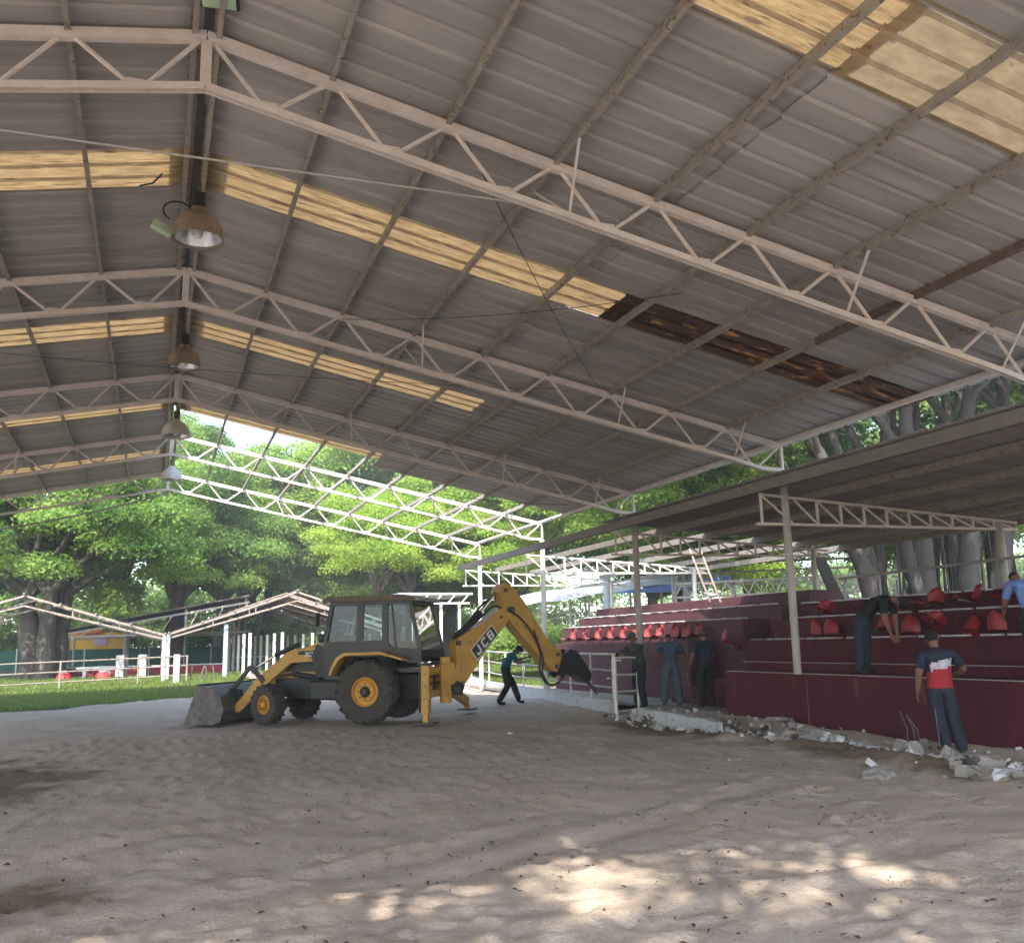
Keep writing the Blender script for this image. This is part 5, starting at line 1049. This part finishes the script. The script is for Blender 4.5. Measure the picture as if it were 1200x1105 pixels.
o = link('crown', CR['small'][0], sb, (0, 0, 1.0)); o.scale = (1.25, 1, 1.05); link('crown', CR['small'][0], sb, (2.6, .6, .8), (0, 0, 2)); MB().tube([(0, 0, -.1), (.1, 0, 1.0)], .06, 6).build('stem', M['darkbark'], sb)
# ------------------------------------------------------------------ left fence, posts and bare pavilions
lf_ = empty('lawn_fence', (0, 0, 0), 'grey pipe fence with three rails along the lawn on the left', 'fence')
A0, A1 = Vector((-9.0, 38.0, .16)), Vector((1.35, 41.6, .36))
for z in (.30, .68, 1.06): MB().tube([A0+Vector((0, 0, z)), A1+Vector((0, 0, z))], .028, 8).build('rail', M['oldsteel'], lf_)
for t_ in (.02, .29, .555, .82, 1): p = A0.lerp(A1, t_); MB().tube([p+Vector((0, 0, -.2)), p+Vector((0, 0, 1.10))], .04, 8).build('post', M['oldsteel'], lf_)
def bare_gable(name, label, x0, xa, x1, y0, nb, dy, ze, za, g_=None, post=True, mat='oldsteel', mid=False, cover=0):
    t = empty(name, (0, 0, 0), label, 'pavilion', g_)
    for b_ in range(nb):
        y = y0+b_*dy; z0 = gz(0, y)
        for (xa_, xb) in ((x0, xa), (x1, xa)):
            MB().beam((xa_, y, ze), (xb, y, za), .08, .08).build('rafter', M[mat], t); MB().beam((xa_, y, ze-.16), (xb, y, za-.40), .06, .06).build('rafter', M[mat], t)
            for q in range(1, 3): f = q/3; xx = xa_+(xb-xa_)*f; MB().beam((xx, y, ze+(za-ze)*f-.04), (xx, y, ze-.16+(za-.4-ze+.16)*f), .04, .04, (1, 0, 0)).build('web_member', M[mat], t)
        if b_ == 0 or post:
            for xx in (x0, x1) + ((xa-2.0, xa-.6, xa+1.2, xa+3.0) if mid else ()): MB().tube([(xx, y, z0-.1), (xx, y, ze)], .07, 10).build('post', M['white'], t)
    for f in (0, .25, .5, .75, 1):
        for (xa_, xb) in ((x0, xa), (x1, xa)):
            xx = xa_+(xb-xa_)*f; MB().beam((xx, y0-.4, ze+(za-ze)*f+.07), (xx, y0+(nb-1)*dy+.4, ze+(za-ze)*f+.07), .06, .06).build('purlin', M[mat], t)
            if f == 1: break
    if cover:
        for k in range(cover):
            yy = y0+dy*1.2+k*1.0; MB().prism([(x0+.2, ze+.16), (xa, za+.14), (xa, za+.18), (x0+.2, ze+.20)], yy, yy+.97).build('roof_sheet', M['brownroof'], t); MB().prism([(x1-.2, ze+.16), (xa, za+.14), (xa, za+.18), (x1-.2, ze+.20)], yy, yy+.97).build('roof_sheet', M['brownroof'], t)
    return t
GP = 'bare steel pavilions beyond the lawn'
bare_gable('bare_pavilion', 'rusty white bare gable frame without roof at the far left', -10.2, -4.9, .45, 42.2, 3, 3.6, 2.30, 3.95, GP)
bare_gable('bare_pavilion', 'second rusty white bare gable frame, its apex left of the digger cab', .62, 6.0, 11.3, 43.2, 6, 3.0, 2.35, 4.15, GP, mid=True, cover=11)
tag(MB().tube([(.95, 41.4, .2), (.95, 41.4, 1.5)], .13, 14).build('white_pillar', M['white'], smooth=True), 'short thick white pillar with rounded top at the fence end', 'pillar')
# bluish nearer post in front of the second frame
tag(MB().tube([(3.0, 43.6, .2), (3.0, 43.6, 2.75)], .10, 12).build('blue_white_post', pm('blue_white_paint', (.5,.6,.75), (.42,.52,.66), 4, .5), smooth=True), 'pale blue post standing under the second bare gable frame', 'post')
# roofed pavilion in brown sheet
bp2 = empty('roofed_pavilion', (0, 0, 0), 'old pavilion with low brown sheet roof sloping up to the right behind bare frames', 'pavilion')
for k in range(9): MB().prism([(-4.6, 2.75), (4.9, 4.55), (4.9, 4.60), (-4.6, 2.80)], 53.5+k*1.0, 54.47+k*1.0).build('roof_sheet', M['brownroof'], bp2)
for xx, zt in ((-4.4, 2.7), (-1.4, 3.3), (1.6, 3.85), (4.7, 4.45)):
    for y in (53.8, 58, 62): MB().tube([(xx, y, .3), (xx, y, zt)], .07, 8).build('post', M['postpaint'], bp2)
for y in (53.7, 62.2): MB().beam((-4.6, y, 2.55), (4.9, y, 4.2), .08, .10).build('rafter', M['truss'], bp2); MB().beam((-4.6, y, 2.45), (4.9, y, 2.6), .08, .10).build('tie_beam', M['truss'], bp2)
for k in range(7): x = -3.6+k*1.3; MB().beam((x, 53.7, 2.5), (x+.6, 53.7, 2.55+(x+5.2)*.174), .05, .05).build('web_member', M['truss'], bp2)
# orange stall, green mesh, low red wall, blocks, planters
os_ = empty('orange_stall', (-3.6, 66, .5), 'orange and yellow stall with a pale sign far behind the lawn', 'stall')
MB().prism([(-1.9, 1.1), (-1.3, 2.6), (2.0, 2.3), (2.1, 1.2)], -1.0, 1.0).build('awning', M['yelloww'], os_)
MB().box((-.2, -1.04, 2.42), (1.5, .06, .6), bev=.01).build('top_board', M['orange'], os_); MB().box((.5, -1.05, 1.85), (.8, .05, .5)).build('sign_board', pm('lilac_sign', (.6,.5,.65)), os_); MB().box((0, -1.02, 1.15), (4.2, .08, .16)).build('counter_edge', M['orange'], os_)
for x in (-1.8, -.5, .9, 2.0): MB().tube([(x, -.9, -.1), (x, -.9, 1.2)], .06, 6).build('leg', M['darkbark'], os_)
MB().box((0, .2, .5), (3.6, 1.6, .8)).build('counter', M['greenmesh'], os_)
gm = empty('green_mesh_fence', (0, 0, 0), 'long dark green mesh screen fence in the background', 'fence')
for k in range(9): MB().box((-11+k*3.6+1.8, 62, 1.30), (3.5, .04, 1.1)).build('mesh_panel', M['greenmesh'], gm); MB().tube([(-11+k*3.6, 62, .3), (-11+k*3.6, 62, 1.95)], .05, 6).build('post', M['white'], gm)
for k, z in enumerate((1.2, 1.6, 2.0)): MB().tube([(4.6, 58.5, z), (22, 58.5, z)], .035, 6).build('rail', M['white'], gm) if k == 0 else None
rw = empty('low_red_wall', (0, 0, 0), 'low dark red wall with a pale coping behind the lawn fence', 'wall')
MB().box((-.9, 48.6, .68), (8.6, .2, .55), bev=.01).build('wall_body', pm('brick_red_paint', (.30,.035,.045), (.22,.03,.04), 2, .7), rw); MB().box((-.9, 48.6, .975), (8.7, .28, .06)).build('coping', M['whiteconc'], rw)
for i, (x, lb) in enumerate(((-1.35, 'tall pale concrete block behind the fence, left of the pair'), (-.42, 'tall pale concrete block behind the fence, right of the pair'))):
    t = empty('concrete_block', (x, 46.2, .45), lb, 'block', 'pair of pale concrete blocks'); MB().box((0, 0, .5), (.34, .5, 1.12), bev=.02).build('pedestal', M['whiteconc'], t); MB().box((.25, .35, .5), (.12, .4, 1.0), bev=.02).build('fin', M['concrete'], t)
t = empty('concrete_table', (-2.3, 46.6, .45), 'white concrete table beside the two pale blocks', 'table'); MB().box((0, 0, .52), (1.7, .7, .09), bev=.01).build('table_top', M['whiteconc'], t); MB().box((-.5, 0, .22), (.15, .5, .5)).build('leg', M['whiteconc'], t); MB().box((.5, 0, .22), (.15, .5, .5)).build('leg', M['whiteconc'], t)
t = empty('concrete_table', (.55, 46.6, .45), 'white concrete table right of the two pale blocks', 'table'); MB().box((0, 0, .52), (1.1, .7, .09), bev=.01).build('table_top', M['whiteconc'], t); MB().box((0, 0, .22), (.3, .4, .5)).build('leg', M['whiteconc'], t)
dome = [(.42, 0), (.44, .15), (.40, .35), (.26, .50), (.10, .56), (.001, .57)]
for i, (x, lb) in enumerate(((-3.55, 'rounded red bollard on the lawn nearer the ficus'), (-2.0, 'rounded red bollard with a white top by the concrete blocks'))):
    t = empty('red_bollard', (x, 45.4, .42), lb, 'bollard', 'red rounded bollards'); t.scale = (.75,)*3; MB().lathe(dome, 18).build('base', pm('bollard_red', (.55,.05,.06), (.45,.04,.05), 4, .6), t, smooth=True); MB().lathe([(.2, .5), (.19, .58), (.12, .64), (.001, .66)], 14).build('top', M['whiteconc'], t, smooth=True)
for i, (x, l_) in enumerate(((1.55, .02), (1.85, .22), (2.2, -.08), (2.55, -.16))):
    tag(MB().tube([(0, 0, -.1), (l_, 0, .62)], .035, 6).build('stake', M['darkbark'], None, (x, 42.0, .38)), ('first thin dark stake in the grass right of the pillar', 'leaning dark stake, second in the grass', 'third dark stake in the grass, almost upright', 'last dark stake in the grass, leaning away')[i], 'stake', 'dark stakes in the grass')
# small flat roofed stand right of the cab
fs = empty('flat_roof_stand', (0, 0, 0), 'small white stand with a flat roof and thin posts just right of the digger cab', 'stand')
MB().box((11.6, 42.0, 3.86), (3.4, 4.2, .10), Euler((0, .0, 0)), bev=.01).build('roof', M['tarp'], fs); MB().box((11.7, 39.95, 3.45), (2.9, .07, .07)).build('beam', M['white'], fs)
for k in range(5): MB().beam((10.3+.62*k, 39.95, 3.48), (10.6+.62*k, 39.95, 3.8), .05, .05).build('web_member', M['white'], fs)
for x in (10.55, 11.35, 11.9, 12.75): MB().tube([(x, 40.2, .3), (x, 40.2, 3.5)], .07, 8).build('post', M['white'], fs)
for z in (1.05, .62): MB().box((11.2, 39.9, z), (2.9, .08, .10)).build('rail', M['white'], fs)
for k in range(6): MB().box((9.9+.52*k, 39.9, .83), (.08, .06, .4)).build('baluster', M['white'], fs)
# tarpaulin roofed pavilion behind the far block
tp = empty('tarpaulin_pavilion', (0, 0, 0), 'long low pavilion with a white and blue tarpaulin roof behind the far seats', 'pavilion')
mb = MB(); nn_ = 14; V = []
for i in range(nn_+1):
    x = 15.6+(26.5-15.6)*i/nn_; z = 3.30+(4.75-3.30)*(i/nn_)+.05*math.sin(i*1.7)
    V += [(x, 39.6, z), (x+.1, 41.2, z+.38+.04*math.sin(i*2.1)), (x+.2, 46.5, z+.55)]
mb.add(V, [(i*3+k, i*3+k+1, (i+1)*3+k+1, (i+1)*3+k) for i in range(nn_) for k in range(2)]); mb.build('tarpaulin', M['tarp'], tp)
mb = MB(); V = []
for i in range(8): x = 20.3+6.4*i/7; z = 3.86+.93*i/7*(6.4/7.2); V += [(x, 39.55, z+.03+.02*(i % 2)), (x, 39.54, z-.30*min(1, i/3)-.02)]
mb.add(V, [(i*2, i*2+1, i*2+3, i*2+2) for i in range(7)]); mb.build('blue_tarpaulin', M['bluetarp'], tp)
for x in (16.2, 17.4, 18.4, 19.6, 20.8, 22.2, 23.6, 25): MB().tube([(x, 39.9+(x*7 % 2), .3), (x, 39.9+(x*7 % 2), 3.4+(x-16)*.12)], .06, 8).build('post', M['white'], tp)
for x in (16.8, 18.9, 21.5, 24.2): MB().tube([(x, 45.5, .3), (x, 45.5, 3.7+(x-16)*.12)], .06, 8).build('post', M['white'], tp)
for z_ in (3.0, 2.75): MB().beam((15.8, 42.5, z_), (27, 42.5, z_+.2), .06, .06).build('beam', M['white'], tp)
for k in range(14): MB().beam((16+.78*k, 42.5, 2.78+.01*k), (16.4+.78*k, 42.5, 3.02+.01*k), .04, .04).build('web_member', M['white'], tp)
# two thick pale posts rising behind the far block
for i, (x, y, zt, lb) in enumerate(((18.05, 36.0, 4.3, 'thick pale blue post behind the far seats, left one'), (21.95, 36.0, 4.6, 'thick pale post behind the far seats, right one'))):
    tag(MB().tube([(x, y, 0), (x, y, zt)], .16, 14).build('pale_post', pm('pale_post_paint', (.50,.56,.62), (.42,.48,.54), 4, .5), smooth=True), lb, 'post', 'thick pale posts behind the far block')
# lattice pavilion behind the right block
lp = empty('lattice_pavilion', (0, 0, 0), 'pavilion of pale steel lattice with a weathered roof behind the top rows', 'pavilion')
for r0_, (yy, z0_, x0_, x1_) in enumerate(((30.0, 3.15, 17.8, 28), (33.0, 3.75, 19.5, 31))):
    MB().beam((x0_, yy, z0_), (x1_, yy, z0_+.35), .08, .08).build('beam', M['truss'], lp); MB().beam((x0_, yy, z0_+.5), (x1_, yy, z0_+.95), .08, .08).build('beam', M['truss'], lp)
    n_ = 16
    for k in range(n_):
        xa_ = x0_+(x1_-x0_)*k/n_; xb = x0_+(x1_-x0_)*(k+.5)/n_; xc = x0_+(x1_-x0_)*(k+1)/n_; za = z0_+.35*k/n_
        MB().beam((xa_, yy, za+.03), (xb, yy, za+.53), .04, .04).build('web_member', M['white'], lp); MB().beam((xb, yy, za+.53), (xc, yy, za+.05), .04, .04).build('web_member', M['white'], lp)
    for k in range(5): x = x0_+(x1_-x0_)*k/4; MB().tube([(x, yy, 0), (x, yy, z0_+.5)], .07, 8).build('post', M['postpaint'], lp)
for k in range(10): MB().prism([(19.0+k*1.25, 4.38+k*.05), (20.22+k*1.25, 4.42+k*.05), (20.22+k*1.25, 4.46+k*.05), (19.0+k*1.25, 4.42+k*.05)], 29.4, 37, lambda x, y, z: (x, y, z+(y-29.4)*.06)).build('roof_sheet', M['brownroof'], lp)
# leaning ladder
ld = empty('leaning_ladder', (13.95, 22.3, 0), 'pale metal ladder leaning on the canopy beam at the far end of the seats', 'ladder')
for s_ in (0, .34): MB().beam((.45+s_, .0, 2.46), (.0+s_, .3, 4.15), .05, .05).build('stile', M['oldsteel'], ld)
for k in range(6): f = (k+.5)/6; MB().beam((.45-.45*f, .3*f, 2.46+1.69*f), (.79-.45*f, .3*f, 2.46+1.69*f), .035, .035).build('rung', M['oldsteel'], ld)
# ------------------------------------------------------------------ air
hm = bpy.data.materials.new('haze_air'); hm.use_nodes = True; hn = hm.node_tree; hn.nodes.remove(hn.nodes['Principled BSDF'])
pv = hn.nodes.new('ShaderNodeVolumePrincipled'); pv.inputs['Color'].default_value = (.93, .96, 1, 1); pv.inputs['Density'].default_value = .0022; pv.inputs['Anisotropy'].default_value = .2
hn.links.new(pv.outputs[0], hn.nodes['Material Output'].inputs['Volume'])
o = MB().box((10, 45, 14), (330, 290, 31)).build('haze', hm); o['kind'] = 'stuff'; o['label'] = 'thin bright haze in the air between the arena and the distant trees'; o['category'] = 'haze'
sc.cycles.volume_bounces = 0
